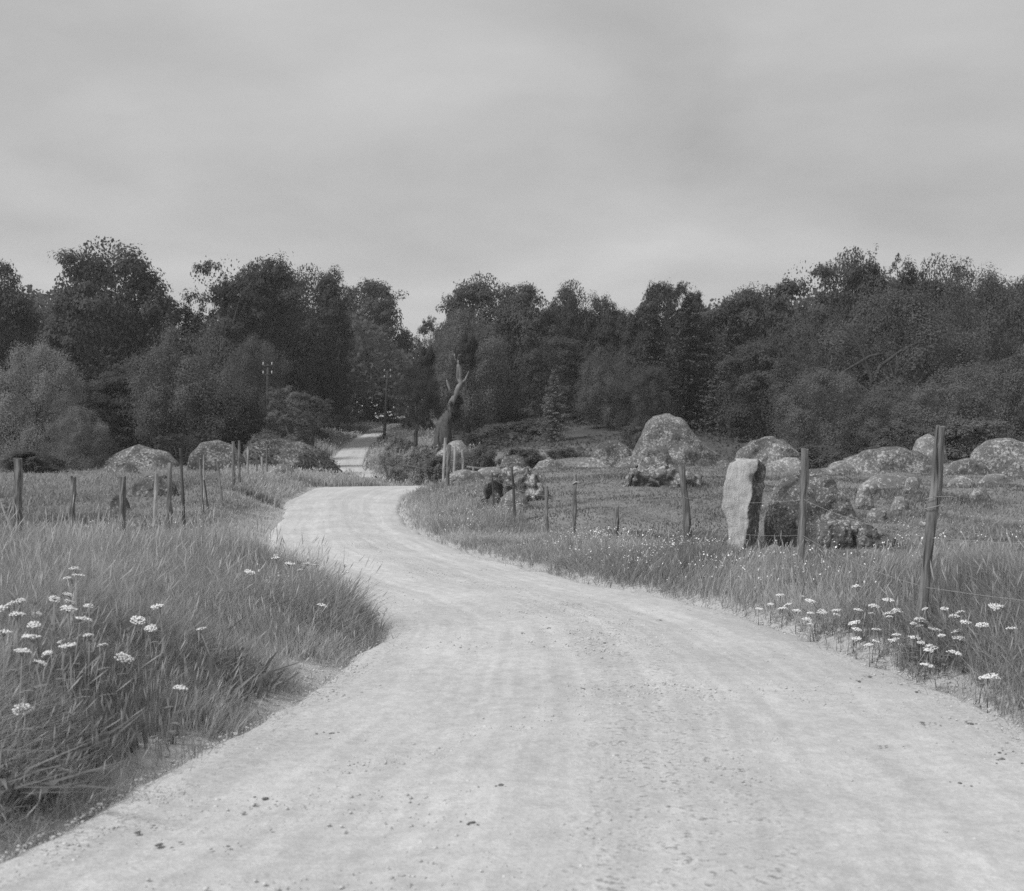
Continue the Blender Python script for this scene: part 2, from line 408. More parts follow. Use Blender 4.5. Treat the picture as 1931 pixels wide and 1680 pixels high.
# road sheet
ry = np.concatenate([np.arange(-6, 30, .09), np.geomspace(30, 210, 260)])
rv = np.linspace(0, 1, 61)
YY, VV = np.meshgrid(ry, rv, indexing='ij')
xl, xr = road_l(ry)[:, None] - .05, road_r(ry)[:, None] + .05
XX = xl + (xr - xl) * VV
cam_ = .05 * (1 - (2 * VV - 1) ** 2)
rut = -.022 * (np.exp(-((VV - .27) / .07) ** 2) + np.exp(-((VV - .74) / .07) ** 2))
nz = fbm(np.stack([XX.ravel() * 1.4, YY.ravel() * 1.4, XX.ravel() * 0], 1), 9, 3).reshape(XX.shape)
nf = fbm(np.stack([XX.ravel() * 9, YY.ravel() * 9, XX.ravel() * 0], 1), 19, 2).reshape(XX.shape)
edge_drop = -.075 * sstep(.94, 1.0, np.abs(2 * VV - 1))
RZ = _fz(YY) + cam_ + rut + .012 * nz + .006 * nf * (YY < 30) + edge_drop - .01
length = np.concatenate([[0], np.cumsum(np.hypot(np.diff(ry), np.diff((xl + xr)[:, 0] / 2)))])
ruv = np.stack([np.repeat(length, len(rv)), VV.ravel()], 1)
R2, C2 = XX.shape; idx = np.arange(R2 * C2).reshape(R2, C2)
rf = np.stack([idx[:-1, :-1].ravel(), idx[:-1, 1:].ravel(), idx[1:, 1:].ravel(), idx[1:, :-1].ravel()], 1)
link('road', mesh_from('road', np.stack([XX.ravel(), YY.ravel(), RZ.ravel()], 1), rf, None, True, ruv), M['road'], kind='structure')
def road_z(x, y):
    v = (x - road_l(y)) / (road_r(y) - road_l(y)); return _fz(y) + .05 * (1 - (2 * v - 1) ** 2) - .022 * (np.exp(-((v - .27) / .07) ** 2) + np.exp(-((v - .74) / .07) ** 2)) - .01

def find_depth(px, py, h, d0=3.5, d1=120):
    """distance at which the sight line through a pixel stands h above the ground"""
    d = np.geomspace(d0, d1, 400); x = (px - CXP) / FPX * d; z = EYE - (py - HOR) / FPX * d
    k = np.where(z - ground(x, d) <= h)[0]
    return float(d[k[0]]) if len(k) else None

# ------------------------------------------------------------------ scatter with geometry nodes ("stuff")
def scatter(name, protos, pos, rotz, scl, label, cat=None, tilt=None, seed=0):
    col = bpy.data.collections.new(name + '_kinds')
    for p in protos: col.objects.link(p)
    me = bpy.data.meshes.new(name); n = len(pos)
    me.vertices.add(n); me.vertices.foreach_set('co', np.ascontiguousarray(pos, dtype=np.float32).ravel())
    rot = np.zeros((n, 3), np.float32); rot[:, 2] = rotz
    if tilt is not None: rot[:, :2] = tilt
    a = me.attributes.new('rot', 'FLOAT_VECTOR', 'POINT'); a.data.foreach_set('vector', rot.ravel())
    sc3 = np.asarray(scl, np.float32); sc3 = np.repeat(sc3[:, None], 3, 1) if sc3.ndim == 1 else sc3
    a = me.attributes.new('scl', 'FLOAT_VECTOR', 'POINT'); a.data.foreach_set('vector', np.ascontiguousarray(sc3).ravel())
    a = me.attributes.new('kind_id', 'INT', 'POINT'); a.data.foreach_set('value', np.random.default_rng(seed).integers(0, len(protos), n).astype(np.int32))
    o = link(name, me, None, None, label, cat, None, 'stuff')
    g = bpy.data.node_groups.new(name + '_scatter', 'GeometryNodeTree')
    g.interface.new_socket('Geometry', in_out='INPUT', socket_type='NodeSocketGeometry')
    g.interface.new_socket('Geometry', in_out='OUTPUT', socket_type='NodeSocketGeometry')
    N, L = g.nodes, g.links
    gi, go = N.new('NodeGroupInput'), N.new('NodeGroupOutput')
    ci = N.new('GeometryNodeCollectionInfo'); ci.inputs['Collection'].default_value = col
    ci.inputs['Separate Children'].default_value = True; ci.inputs['Reset Children'].default_value = True
    ip = N.new('GeometryNodeInstanceOnPoints'); ip.inputs['Pick Instance'].default_value = True
    def na(nm, t):
        q = N.new('GeometryNodeInputNamedAttribute'); q.data_type = t; q.inputs['Name'].default_value = nm; return q.outputs['Attribute']
    L.new(gi.outputs[0], ip.inputs['Points']); L.new(ci.outputs[0], ip.inputs['Instance'])
    L.new(na('kind_id', 'INT'), ip.inputs['Instance Index']); L.new(na('scl', 'FLOAT_VECTOR'), ip.inputs['Scale'])
    er = N.new('FunctionNodeEulerToRotation'); L.new(na('rot', 'FLOAT_VECTOR'), er.inputs[0]); L.new(er.outputs[0], ip.inputs['Rotation'])
    L.new(ip.outputs[0], go.inputs[0])
    md = o.modifiers.new('scatter', 'NODES'); md.node_group = g
    return o

def wedge(n, d0, d1, p0, p1, seed, pw=1.0):
    """random places in the wedge of view between two photo columns, denser near the camera"""
    r = np.random.default_rng(seed)
    d = d0 * (d1 / d0) ** (r.uniform(size=n) ** pw); t = r.uniform((p0 - CXP) / FPX, (p1 - CXP) / FPX, n)
    return d * t, d, r
FENCE_R = pchip([5, 9.4, 13, 16.7, 22, 27, 31, 36, 45], [3.9, 3.17, 3.08, 2.43, 1.25, .05, -.45, -1.85, -2.4])
FENCE_L = pchip([5, 17, 22, 27, 33, 42, 55], [-6.8, -6.9, -6.7, -6.9, -7.5, -8.6, -10.5])

def grass(name, x, y, r, h, w, label, mat, lean=.4, bias=(.12, 0), heads=0., tint=None, keep=None, cat='grass', lift=0., broad=False, clump=.0):
    """every blade a bent tapering strip of real geometry"""
    if clump: 
        cs = np.round(np.stack([x, y], 1) / clump + r.normal(0, .28, (len(x), 2))) * clump + .5 * clump * _cj(np.stack([x, y], 1) / clump)
        t_ = .45; x, y = x * (1 - t_) + cs[:, 0] * t_, y * (1 - t_) + cs[:, 1] * t_
    h = np.broadcast_to(h, x.shape); w = np.broadcast_to(w, x.shape); tint = r.uniform(size=len(x)) if tint is None else tint
    if keep is not None: x, y, h, w, tint = x[keep], y[keep], h[keep], w[keep], tint[keep]
    n = len(x); g = ground(x, y) - .015 + lift
    h = h * r.uniform(.5, 1.15, n); stalk = r.uniform(size=n) < heads; h = np.where(stalk, h * 1.3, h); w = np.where(stalk, w * .55, w) * r.uniform(.6, 1.3, n)
    la = r.uniform(0, 6.283, n); lm = lean * h * r.uniform(.1, 1.4, n)
    qq = np.stack([x, y, x * 0], 1); lm = lm * (1 + .7 * fbm(qq * 1.1, 333, 2))
    dx, dy = np.cos(la) * lm + (bias[0] + .38 * fbm(qq * .9, 331, 3)) * h, np.sin(la) * lm + (bias[1] + .3 * fbm(qq * .9, 332, 3)) * h
    fa = r.uniform(0, 3.1416, n); wx, wy = np.cos(fa) * w / 2, np.sin(fa) * w / 2
    V = []
    prof = ((0, .9), (.5, 1), (1, .08)) if not broad else ((0, .15), (.55, 1), (1, .1))
    for f, ww in prof:
        b2 = f ** 1.8; cx, cy = x + dx * b2, y + dy * b2; cz = g + h * f - .25 * lm * f * f
        V += [np.stack([cx - wx * ww, cy - wy * ww, cz], 1), np.stack([cx + wx * ww, cy + wy * ww, cz], 1)]
    V = np.stack(V, 1).reshape(-1, 3); i = np.arange(n) * 6
    F = np.vstack([np.stack([i, i + 1, i + 3, i + 2], 1), np.stack([i + 2, i + 3, i + 5, i + 4], 1)])
    T = np.repeat(tint, 6)
    if heads:
        k = np.where(stalk)[0]; m = len(k); tip = np.stack([x + dx, y + dy, g + h - .25 * lm], 1)[k]
        L_ = (.03 + .12 * h[k])[:, None]; dr = np.stack([dx, dy, h], 1)[k]; dr /= np.linalg.norm(dr, axis=1)[:, None]
        sd = np.stack([np.cos(fa[k]), np.sin(fa[k]), 0 * fa[k]], 1) * (w[k] * 1.3 + .0015)[:, None]
        hv = np.stack([tip - dr * L_ * .8, tip + sd, tip + dr * L_ * .6, tip - sd], 1).reshape(-1, 3)
        F = np.vstack([F, len(V) + np.arange(4 * m).reshape(m, 4)]); V = np.vstack([V, hv]); T = np.concatenate([T, np.repeat(tint[k] * .5 + .6, 4)])
    me = mesh_from(name, V, F, {'tint': ('POINT', T)})
    return link(name, me, mat, None, label, cat, None, 'stuff')
def _cj(q):
    i = np.round(q).astype(np.int64); return np.stack([_hash(i[:, 0], i[:, 1], i[:, 0] * 0, 5), _hash(i[:, 0], i[:, 1], i[:, 0] * 0, 9)], 1) - .5
def q3(x, y): return np.stack([x, y, x * 0], 1)

# left verge, tall grass on the bank beside the road
x, y, r = wedge(410000, 3.6, 36, -120, 820, 1, .95)
e = edge_dist(x, y); q = q3(x, y); nn = fbm(q * .9, 8, 3)
keep = (x < road_l(y)) & (r.uniform(size=len(x)) < sstep(.05, .55, e + .28 * fbm(q * 1.6, 5, 3))) & (x > FENCE_L(y) - 1.2)
hh = np.interp(y, [4, 8, 11, 14, 18, 25, 36], [.46, .46, .50, .50, .38, .22, .22]) * (.36 + .64 * sstep(.1, np.interp(y, [4, 8, 11], [1.5, 1.1, .5]), e)) * (1 + .45 * nn) * (1 - .55 * sstep(-4.0, -5.6, x) * sstep(12, 16, y))
ti = np.clip(.50 + .50 * fbm(q * .9, 44, 3) + .34 * r.normal(size=len(x)) + .25 * sstep(15, 24, y), 0, 1.3)
grass('tall_grass', x, y, r, hh, .0016 + .00034 * y, 'tall swaying grass on the bank left of the gravel road', M['grass_tall'], .75, (.05, 0), .04, ti, keep, clump=.13)
x, y, r = wedge(26000, 3.6, 16, -120, 760, 2, .9)
e = edge_dist(x, y); keep = (x < road_l(y)) & (e > .2) & (x > FENCE_L(y) - .5) & (fbm(q3(x, y) * 1.2, 71, 2) > .0)
grass('weed_leaves', x, y, r, .30 * r.uniform(.4, 1.2, len(x)), .030 * r.uniform(.4, 1.2, len(x)), 'broad leafy weeds among the tall grass at the left verge', M['weed'], 1.1, (0, 0), 0, None, keep, 'weeds', broad=True)
# right verge between road and fence, and a strip beyond
x, y, r = wedge(380000, 6.0, 54, 735, 2060, 3, .85)
e = edge_dist(x, y); q = q3(x, y); nn = fbm(q * .8, 18, 3)
keep = (x > road_r(y)) & (r.uniform(size=len(x)) < sstep(.0, .35, e + .16 * fbm(q * 1.7, 6, 2))) & (x < FENCE_R(y) + np.interp(y, [6, 10, 13, 16], [4, 2.5, .8, .1]) + .5 * vnoise(q * .8, 7))
hh = np.interp(y, [6, 9, 12, 20, 30, 45], [.36, .36, .30, .27, .25, .26]) * (.42 + .58 * sstep(.02, .5, e)) * (1 + .4 * nn) * (1 - .45 * sstep(-.3, .3, x - FENCE_R(y)) * sstep(9, 15, y))
ti = np.clip(.48 + .48 * fbm(q * .8, 45, 3) + .34 * r.normal(size=len(x)), 0, 1.3)
grass('verge_grass', x, y, r, hh, .0016 + .00034 * y, 'knee-high grass between the right road edge and the fence', M['grass_tall'], .75, (.04, 0), .04, ti, keep, clump=.13)
# sparse tufts creeping over both road edges
x, y, r = wedge(90000, 3.6, 40, -100, 2050, 4, .85)
e = edge_dist(x, y); q = q3(x, y); keep = (e > -.22) & (e < .55) & (fbm(q * 2.6, 91, 3) > .10 - .6 * e)
grass('edge_grass', x, y, r, .10, .0028 + .0004 * y, 'sparse low grass creeping onto the gravel road edges', M['grass_tall'], .9, (0, 0), 0, None, keep, lift=.03, clump=.12)
# pasture right and left
x, y, r = wedge(200000, 8.5, 75, 800, 2120, 5, .85)
e = edge_dist(x, y); q = q3(x, y)
keep = (x > FENCE_R(y) - .3) & (e > .8)
hh = .07 + .09 * np.clip(fbm(q * .55, 28, 3), 0, 1) + .05 * sstep(14, 10, y)
ti = np.clip(.45 + .7 * fbm(q * .6, 46, 4) + .25 * r.normal(size=len(x)), 0, 1.3)
grass('pasture_grass', x, y, r, hh, .004 + .0007 * y, 'short grazed grass of the pasture right of the fence', M['grass_short'], .8, (.05, 0), .01, ti, keep)
x, y, r = wedge(105000, 13, 80, -150, 660, 6, .95)
e = edge_dist(x, y); q = q3(x, y)
keep = (x < FENCE_L(y) + .6) & (e > .6)
ti = np.clip(.55 + .4 * fbm(q * .4, 47, 4) + .25 * r.normal(size=len(x)) + .3 * sstep(30, 45, y), 0, 1.4)
grass('meadow_grass', x, y, r, .12 + .12 * np.clip(fbm(q * .5, 29, 3), 0, 1), .004 + .0008 * y, 'light meadow grass beyond the left fence', M['grass_short'], .6, (.05, 0), .04, ti, keep)
# crest, hump and far verges of the road
x, y, r = wedge(60000, 34, 66, 420, 900, 8)
e = edge_dist(x, y); q = q3(x, y); keep = (e > .25) & ((x < road_l(y)) | (y > 44))
grass('crest_grass', x, y, r, .30 * (1 + .5 * fbm(q * .5, 30, 2)), .003 + .0008 * y, 'meadow grass on the crest where the road dips out of sight', M['grass_tall'], .45, (.1, 0), .06, np.clip(.6 + .4 * fbm(q * .4, 48, 3) + .3 * r.normal(size=len(x)), 0, 1.3), keep, clump=.3)
x, y, r = wedge(45000, 70, 205, 500, 900, 9)
e = edge_dist(x, y); q = q3(x, y); keep = (e > .3) & (e < 7)
grass('far_verge_grass', x, y, r, .5 * (1 + .5 * fbm(q * .3, 33, 2)), .004 + .0008 * y, 'pale overgrown verges along the far stretch of road', M['grass_pale'], .4, (.1, 0), .2, np.clip(.5 + .7 * fbm(q * .25, 49, 3), 0, 1), keep, clump=.6)

def put(name, protos, x, y, r, smin, smax, label, cat='grass', keep=None):
    x, y = x[keep], y[keep]; n = len(x); sc = r.uniform(smin, smax, n)
    return scatter(name, protos, np.stack([x, y, ground(x, y) - .01], 1), r.uniform(-3, 3, n), np.stack([sc, sc, sc], 1), label, cat, r.normal(0, .08, (n, 2)), seed=n)
# loose gravel on the near road
def pebble_proto(seed):
    r = np.random.default_rng(seed); t = (1 + 5 ** .5) / 2
    v = np.array([(-1, t, 0), (1, t, 0), (-1, -t, 0), (1, -t, 0), (0, -1, t), (0, 1, t), (0, -1, -t), (0, 1, -t), (t, 0, -1), (t, 0, 1), (-t, 0, -1), (-t, 0, 1)]) / 1.9
    v = v * r.uniform(.75, 1.2, (12, 1)) * np.array([1.2, 1, .65])
    f = [(0, 11, 5), (0, 5, 1), (0, 1, 7), (0, 7, 10), (0, 10, 11), (1, 5, 9), (5, 11, 4), (11, 10, 2), (10, 7, 6), (7, 1, 8), (3, 9, 4), (3, 4, 2), (3, 2, 6), (3, 6, 8), (3, 8, 9), (4, 9, 5), (2, 4, 11), (6, 2, 10), (8, 6, 7), (9, 8, 1)]
    me = mesh_from('pebble', v, np.array(f)); me.materials.append(M['pebble']); return bpy.data.objects.new('pebble', me)
x, y, r = wedge(130000, 3.6, 34, -60, 2000, 11, .62)
e = edge_dist(x, y); v = (x - road_l(y)) / (road_r(y) - road_l(y)); q = np.stack([x, y, x * 0], 1)
pr = .10 + .7 * np.exp(-((v - .53) / .13) ** 2) * sstep(4, 9, y) + .8 * sstep(.40, .5, np.abs(v - .5)) + .25 * vnoise(q * 1.5, 77)
keep = (e < .35) & (r.uniform(size=len(x)) < pr); x, y = x[keep], y[keep]
zed = np.where(edge_dist(x, y) < 0, road_z(x, y), ground(x, y) + .01)
scatter('gravel', [pebble_proto(i) for i in range(5)], np.stack([x, y, zed], 1), r.uniform(0, 6.28, len(x)), .0035 + .008 * r.uniform(size=len(x)) ** 5, 'loose gravel stones strewn over the pale road', 'gravel')

LIT = [(945, 1483), (1035, 1186), (1075, 1197), (1100, 1302), (958, 1128), (718, 1288), (640, 988), (625, 1378), (1728, 1297), (1740, 1358), (1885, 1412), (1890, 1425), (1830, 1357), (1345, 1152), (1320, 1147), (1000, 1525), (1020, 1527), (890, 1552), (1395, 1455), (1245, 1165), (1320, 1380), (1430, 1340), (1620, 1280), (1640, 1270), (1135, 1245), (1165, 1255), (985, 1193), (1140, 1215), (500, 1500), (430, 1590), (1500, 1350), (1660, 1400), (1810, 1470), (1780, 1560), (260, 1560), (300, 1585)]
pl_ = []
for i, (a_, c_) in enumerate(LIT):
    dd_ = (EYE - .03) * FPX / (c_ - HOR); pl_.append(((a_ - CXP) / FPX * dd_, dd_))
pl_ = np.array(pl_); rl = np.random.default_rng(3); extra = np.repeat(pl_, 4, 0) + rl.normal(0, .05, (len(pl_) * 4, 2)); pl_ = np.vstack([pl_, extra])
M['clod'] = solid('dark_clods', .13, .95, .4, 40)
cp_ = []
for i in range(3):
    o = pebble_proto(40 + i); o.data.materials.clear(); o.data.materials.append(M['clod']); cp_.append(o)
scatter('road_litter', cp_, np.stack([pl_[:, 0], pl_[:, 1], road_z(pl_[:, 0], pl_[:, 1]) + .003], 1), rl.uniform(0, 6, len(pl_)), np.concatenate([rl.uniform(.007, .014, len(LIT)), rl.uniform(.003, .007, len(extra))])[:, None] * np.array([[1.3, 1, .45]]), 'dark clods and leaf litter lying on the pale road', 'litter')

# ------------------------------------------------------------------ boulders
def ico(sub):
    import bmesh
    bm = bmesh.new(); bmesh.ops.create_icosphere(bm, subdivisions=sub, radius=1)
    v = np.array([q.co[:] for q in bm.verts]); f = np.array([[q.index for q in fc.verts] for fc in bm.faces]); bm.free(); return v, f
ICO = {k: ico(k) for k in (3, 4, 5)}
def boulder(name, prof, ybase, d, label, mat='rock', thick=.8, rough=.10, sub=4, seed=0, group=None, ridge=0, cat='boulder', mound=1.0, facets=7, freq=1.6):
    """prof: outline of the top in photo pixels from left to right, standing at distance d"""
    pts = [P(px, py, d) for px, py in prof]
    X = np.array([p.x for p in pts]); Z = np.array([p.z for p in pts])
    x0, x1 = X[0], X[-1]; cx = (x0 + x1) / 2; rx = (x1 - x0) / 2; zb = P(0, ybase, d).z; g = gz(cx, d + .25 * rx * thick); zb = min(zb, g); Z[0], Z[-1] = min(Z[0], g - .05), min(Z[-1], g - .05)
    v, f = ICO[sub]; v = v.copy(); rf_ = np.random.default_rng(seed + 900)
    for k in range(facets):
        nv = np.array([rf_.normal(0, .55), -1.0 if k % 4 else 1.0, rf_.normal(.12, .25)]); nv /= np.linalg.norm(nv)
        ov = v @ nv - rf_.uniform(.70, .92); v -= np.maximum(ov, 0)[:, None] * nv * .93
    ry_ = rx * thick; top = Z.max() - zb
    xs = np.clip(v[:, 0], -.999, .999); h = np.interp(cx + xs * rx, X, Z) - zb
    env = np.sqrt(1 - xs ** 2)
    t = v[:, 2] / env
    # soften the dome across its depth so that the back and front are steep
    up = np.where(t > 0, np.maximum(h, .02 * top) * np.minimum(1, np.abs(t)) ** .75 , t * .35 * top)
    W = np.stack([xs * rx, np.sign(v[:, 1]) * np.abs(v[:, 1]) * ry_ * mound, up], 1)
    q = W / rx * freq + seed * 3.7
    amp = rough * min(rx, top * 1.2)
    disp = np.stack([fbm(q, seed, 4, .55), fbm(q + 40, seed + 1, 4, .55), .6 * fbm(q + 80, seed + 2, 4, .55)], 1)
    if ridge: disp += ridge * v * (np.abs(fbm(q * 1.3, seed + 9, 3))[:, None] - .35)
    W = W + amp * disp * np.array([.5, 1.2, .6])
    base = Vector((cx, d + ry_ * .25, zb))
    W[:, 2] = np.where(W[:, 2] < .02 * top, np.minimum(W[:, 2], (min(g, zb) - zb) - .12), W[:, 2])
    o = link(name, mesh_from(name, W, f, None, True), M[mat], None, label, cat, group)
    o.location = base; return o

BO = 'boulder'
boulder(BO, [(1190, 884), (1198, 850), (1208, 822), (1220, 797), (1240, 783), (1260, 778), (1283, 789), (1300, 810), (1328, 838), (1358, 862), (1384, 884)], 886, 60, 'largest peaked lichen-spotted boulder below the dark conifers', 'rock', .75, .08, 5, 11, ridge=.9, freq=2.6, facets=4)
boulder(BO, [(1380, 886), (1395, 850), (1418, 831), (1450, 821), (1478, 829), (1500, 850), (1522, 886)], 888, 51, 'rounded boulder behind the pale standing stone', 'rock', .8, .10, 5, 12, ridge=.9, freq=2.4)
boulder(BO, [(1432, 890), (1455, 872), (1480, 862), (1505, 862), (1532, 890)], 893, 43, 'low grey rock in front of the rounded boulder behind the standing stone', 'rock_pale', .8, .10, 4, 13)
boulder(BO, [(1578, 888), (1600, 866), (1640, 848), (1690, 842), (1735, 851), (1765, 864), (1790, 886)], 888, 46, 'wide whaleback outcrop left of the tallest right-hand post', 'rock', .6, .09, 5, 14, ridge=.9, freq=2.6)
boulder(BO, [(1548, 893), (1570, 874), (1590, 868), (1612, 876), (1634, 893)], 895, 40, 'small rock at the left foot of the whaleback outcrop', 'rock_pale', .8, .12, 4, 15)
boulder(BO, [(1622, 904), (1655, 896), (1695, 890), (1728, 895), (1752, 904)], 906, 34, 'low pale rock swelling from the grass before the whaleback outcrop', 'rock_pale', .8, .08, 4, 16)
boulder(BO, [(1718, 864), (1735, 828), (1755, 818), (1775, 830), (1790, 864)], 866, 54, 'pale rock showing behind the top of the tallest post', 'rock_pale', .9, .12, 4, 17)
boulder(BO, [(1818, 888), (1845, 850), (1880, 828), (1915, 824), (1950, 838), (1990, 888)], 890, 43, 'high rounded rock at the right edge of the view', 'rock', .8, .1, 4, 18)
boulder(BO, [(1775, 888), (1800, 870), (1830, 862), (1856, 872), (1874, 888)], 890, 41, 'low rock between the tallest post and the right-edge rock', 'rock', .8, .12, 4, 19)
boulder(BO, [(1108, 884), (1122, 845), (1140, 832), (1165, 829), (1184, 840), (1198, 884)], 886, 58, 'squarish mottled boulder directly left of the largest boulder', 'rock_dark', .8, .12, 4, 20, ridge=.5)
boulder(BO, [(1080, 886), (1095, 868), (1116, 861), (1136, 868), (1154, 886)], 888, 50, 'small pale dome-shaped boulder below the squarish boulder', 'rock_pale', .8, .08, 4, 21)
boulder(BO, [(1156, 884), (1175, 864), (1202, 857), (1226, 862), (1246, 884)], 886, 50, 'low flat boulder at the left foot of the largest boulder', 'rock', .8, .08, 4, 22)
boulder(BO, [(1212, 884), (1222, 846), (1240, 840), (1260, 845), (1278, 884)], 886, 53, 'blocky boulder leaning on the front of the largest boulder', 'rock', .8, .12, 4, 23, ridge=.5)
boulder(BO, [(996, 888), (1016, 870), (1036, 864), (1056, 870), (1072, 888)], 890, 50, 'small grey boulder third left of the largest boulder', 'rock', .8, .10, 4, 24)
boulder(BO, [(926, 888), (948, 864), (970, 857), (990, 866), (1006, 888)], 890, 53, 'dark low boulder left of the small grey boulder', 'rock_dark', .8, .10, 4, 25)
boulder(BO, [(1168, 936), (1180, 908), (1194, 882), (1240, 876), (1287, 880), (1314, 896), (1332, 936)], 938, 34, 'rugged flat-topped outcrop behind the leaning fence post', 'rock', .5, .18, 5, 26, ridge=1.4, freq=3.2)
boulder(BO, [(906, 958), (914, 920), (926, 894), (950, 882), (988, 882), (1010, 898), (1026, 920), (1036, 958)], 960, 32, 'dark cracked boulder with white lichen behind the thin posts', 'rock', .7, .20, 5, 27, ridge=1.5, freq=3.0)
boulder(BO, [(936, 964), (948, 935), (968, 921), (990, 934), (1003, 964)], 966, 30.5, 'small pale boulder leaning against the dark cracked boulder', 'rock_pale', .8, .12, 4, 28, ridge=.4)
boulder(BO, [(826, 914), (850, 893), (875, 884), (905, 890), (930, 914)], 918, 41, 'flat pale rock behind the stout post at the crest', 'rock_pale', .7, .12, 4, 29, ridge=.6)
boulder(BO, [(880, 894), (905, 884), (940, 880), (966, 894)], 897, 46, 'pale low slab right of the flat rock at the crest', 'rock_pale', .7, .1, 4, 30)
boulder(BO, [(792, 868), (825, 850), (850, 832), (868, 827), (885, 843), (905, 868)], 871, 72, 'white-flanked boulder at the foot of the old leaning tree', 'rock_pale', .7, .16, 4, 31, ridge=.8)
boulder(BO, [(1446, 1040), (1450, 955), (1462, 915), (1480, 898), (1510, 890), (1550, 886), (1572, 897), (1592, 930), (1612, 968), (1640, 1040)], 1040, 18.9, 'big rough boulder close behind the standing stone', 'rock_near', .55, .10, 5, 32, ridge=.35, freq=2.4, facets=10)
boulder(BO, [(1532, 1044), (1545, 995), (1572, 980), (1602, 980), (1612, 1044)], 1046, 17.7, 'rounded grey rock right of the fence post by the standing stone', 'rock_near', .8, .12, 5, 33, ridge=1.0, freq=2.6)
boulder(BO, [(1592, 1042), (1602, 990), (1625, 984), (1650, 1000), (1682, 1012), (1722, 1042)], 1044, 17.9, 'wedge-shaped lichened rock sloping right beside the big rough boulder', 'rock_near', .7, .16, 5, 34, ridge=1.4, freq=3.0)
boulder(BO, [(1572, 1066), (1600, 1046), (1635, 1036), (1668, 1040), (1690, 1066)], 1068, 16.2, 'flat half-buried rock in the grass below the wedge-shaped rock', 'rock_pale', .6, .1, 4, 35)
boulder(BO, [(1392, 1056), (1408, 1042), (1428, 1038), (1442, 1044), (1452, 1056)], 1058, 16.4, 'small flat stone in the grass below the standing stone', 'rock_pale', .8, .1, 3, 36)
boulder(BO, [(1434, 1050), (1446, 1032), (1462, 1026), (1476, 1032), (1486, 1050)], 1052, 17.0, 'small round stone between the standing stone and the next post', 'rock_pale', .8, .1, 3, 37)
boulder(BO, [(1225, 976), (1250, 968), (1275, 964), (1295, 976)], 979, 27, 'flat stone lying in the pasture left of the leaning post', 'rock_pale', .7, .15, 3, 38)
boulder(BO, [(1004, 1000), (1014, 990), (1026, 988), (1036, 1000)], 1003, 25.5, 'small white stone beside a thin post in the right verge', 'rock_pale', .8, .1, 3, 39)
boulder(BO, [(1116, 998), (1122, 989), (1130, 989), (1136, 998)], 1001, 24, 'tiny white stone right of the split post', 'rock_pale', .8, .1, 3, 40)
boulder(BO, [(860, 940), (875, 928), (895, 927), (912, 940)], 943, 37, 'pale flat stone among flowers beside the crest of the road', 'rock_pale', .8, .1, 3, 41)
boulder(BO, [(1700, 912), (1712, 900), (1728, 898), (1740, 912)], 914, 31, 'small pale stone in the pasture left of the tallest post', 'rock_pale', .8, .12, 3, 42)
boulder(BO, [(1610, 930), (1622, 918), (1640, 917), (1652, 930)], 932, 27, 'small stone in the grass above the big rough boulder', 'rock_pale', .8, .12, 3, 43)
r = np.random.default_rng(404)
for i, (px, py, w_, d_, lab) in enumerate([(1545, 905, 22, 34, 'half-sunk stone left of the small stone above the rough boulder'), (1575, 958, 20, 25, 'flat pale stone right above the rough boulder'), (1655, 962, 26, 24, 'low stone in the pasture between the two tall posts'),
        (1700, 940, 20, 27, 'little stone left of the nearest post at half height'), (1815, 905, 30, 33, 'low grey stone right of the nearest post top'), (1850, 925, 22, 29, 'small stone low in the pasture at the right'), (1880, 900, 34, 35, 'flat outcrop below the right-edge rock'), (1640, 915, 24, 31, 'pale stone below the low swelling rock'),
        (1330, 905, 26, 40, 'small stone right of the flat-topped outcrop'), (1360, 890, 24, 46, 'little rock at the right foot of the largest boulder'), (1130, 925, 24, 34, 'low stone left of the flat-topped outcrop'), (1065, 905, 22, 40, 'flat stone right of the dark cracked boulder'), (1190, 968, 20, 27, 'small stone right of the short stub post'),
        (1145, 1000, 14, 23, 'pebble-sized pale stone by the short stub post'), (1650, 1040, 24, 17, 'small stone at the right end of the wedge-shaped rock'), (1740, 985, 18, 21, 'small stone close left of the nearest post')]):
    boulder(BO, [(px - w_, py + 4), (px - w_ * .5, py - w_ * .14), (px, py - w_ * .24), (px + w_ * .5, py - w_ * .12), (px + w_, py + 4)], py + 5, d_, lab, 'rock_pale', .7, .16, 3, 700 + i, ridge=.6)
# left
boulder(BO, [(158, 898), (180, 878), (205, 862), (232, 848), (255, 836), (278, 846), (310, 851), (328, 870), (338, 898)], 900, 56, 'grassy-flanked peaked boulder on the left below the willow', 'rock', .7, .1, 5, 51, ridge=.5)
boulder(BO, [(178, 902), (200, 876), (222, 864), (245, 875), (268, 902)], 904, 50, 'lower rock in front of the peaked left boulder', 'rock', .8, .1, 4, 52)
boulder(BO, [(350, 896), (358, 856), (376, 835), (410, 830), (436, 838), (458, 862), (468, 896)], 898, 54, 'broad rounded boulder between the left fence posts', 'rock_dark', .8, .08, 4, 53, ridge=.4)
boulder(BO, [(448, 896), (460, 846), (486, 826), (530, 825), (572, 837), (604, 854), (628, 874), (652, 898)], 898, 60, 'large ivy-grown dark mound of rock left of the road crest', 'rock_dark', .7, .08, 5, 54, ridge=.4)
boulder(BO, [(232, 950), (248, 915), (275, 899), (305, 897), (328, 915), (345, 950)], 952, 32, 'dark broken rock heap behind the left fence', 'rock_dark', .7, .2, 4, 55, ridge=1.1)
boulder(BO, [(192, 980), (205, 945), (220, 931), (236, 940), (250, 980)], 982, 27, 'dark upright rock beside the second left fence post', 'rock_dark', .8, .16, 4, 56, ridge=.7)
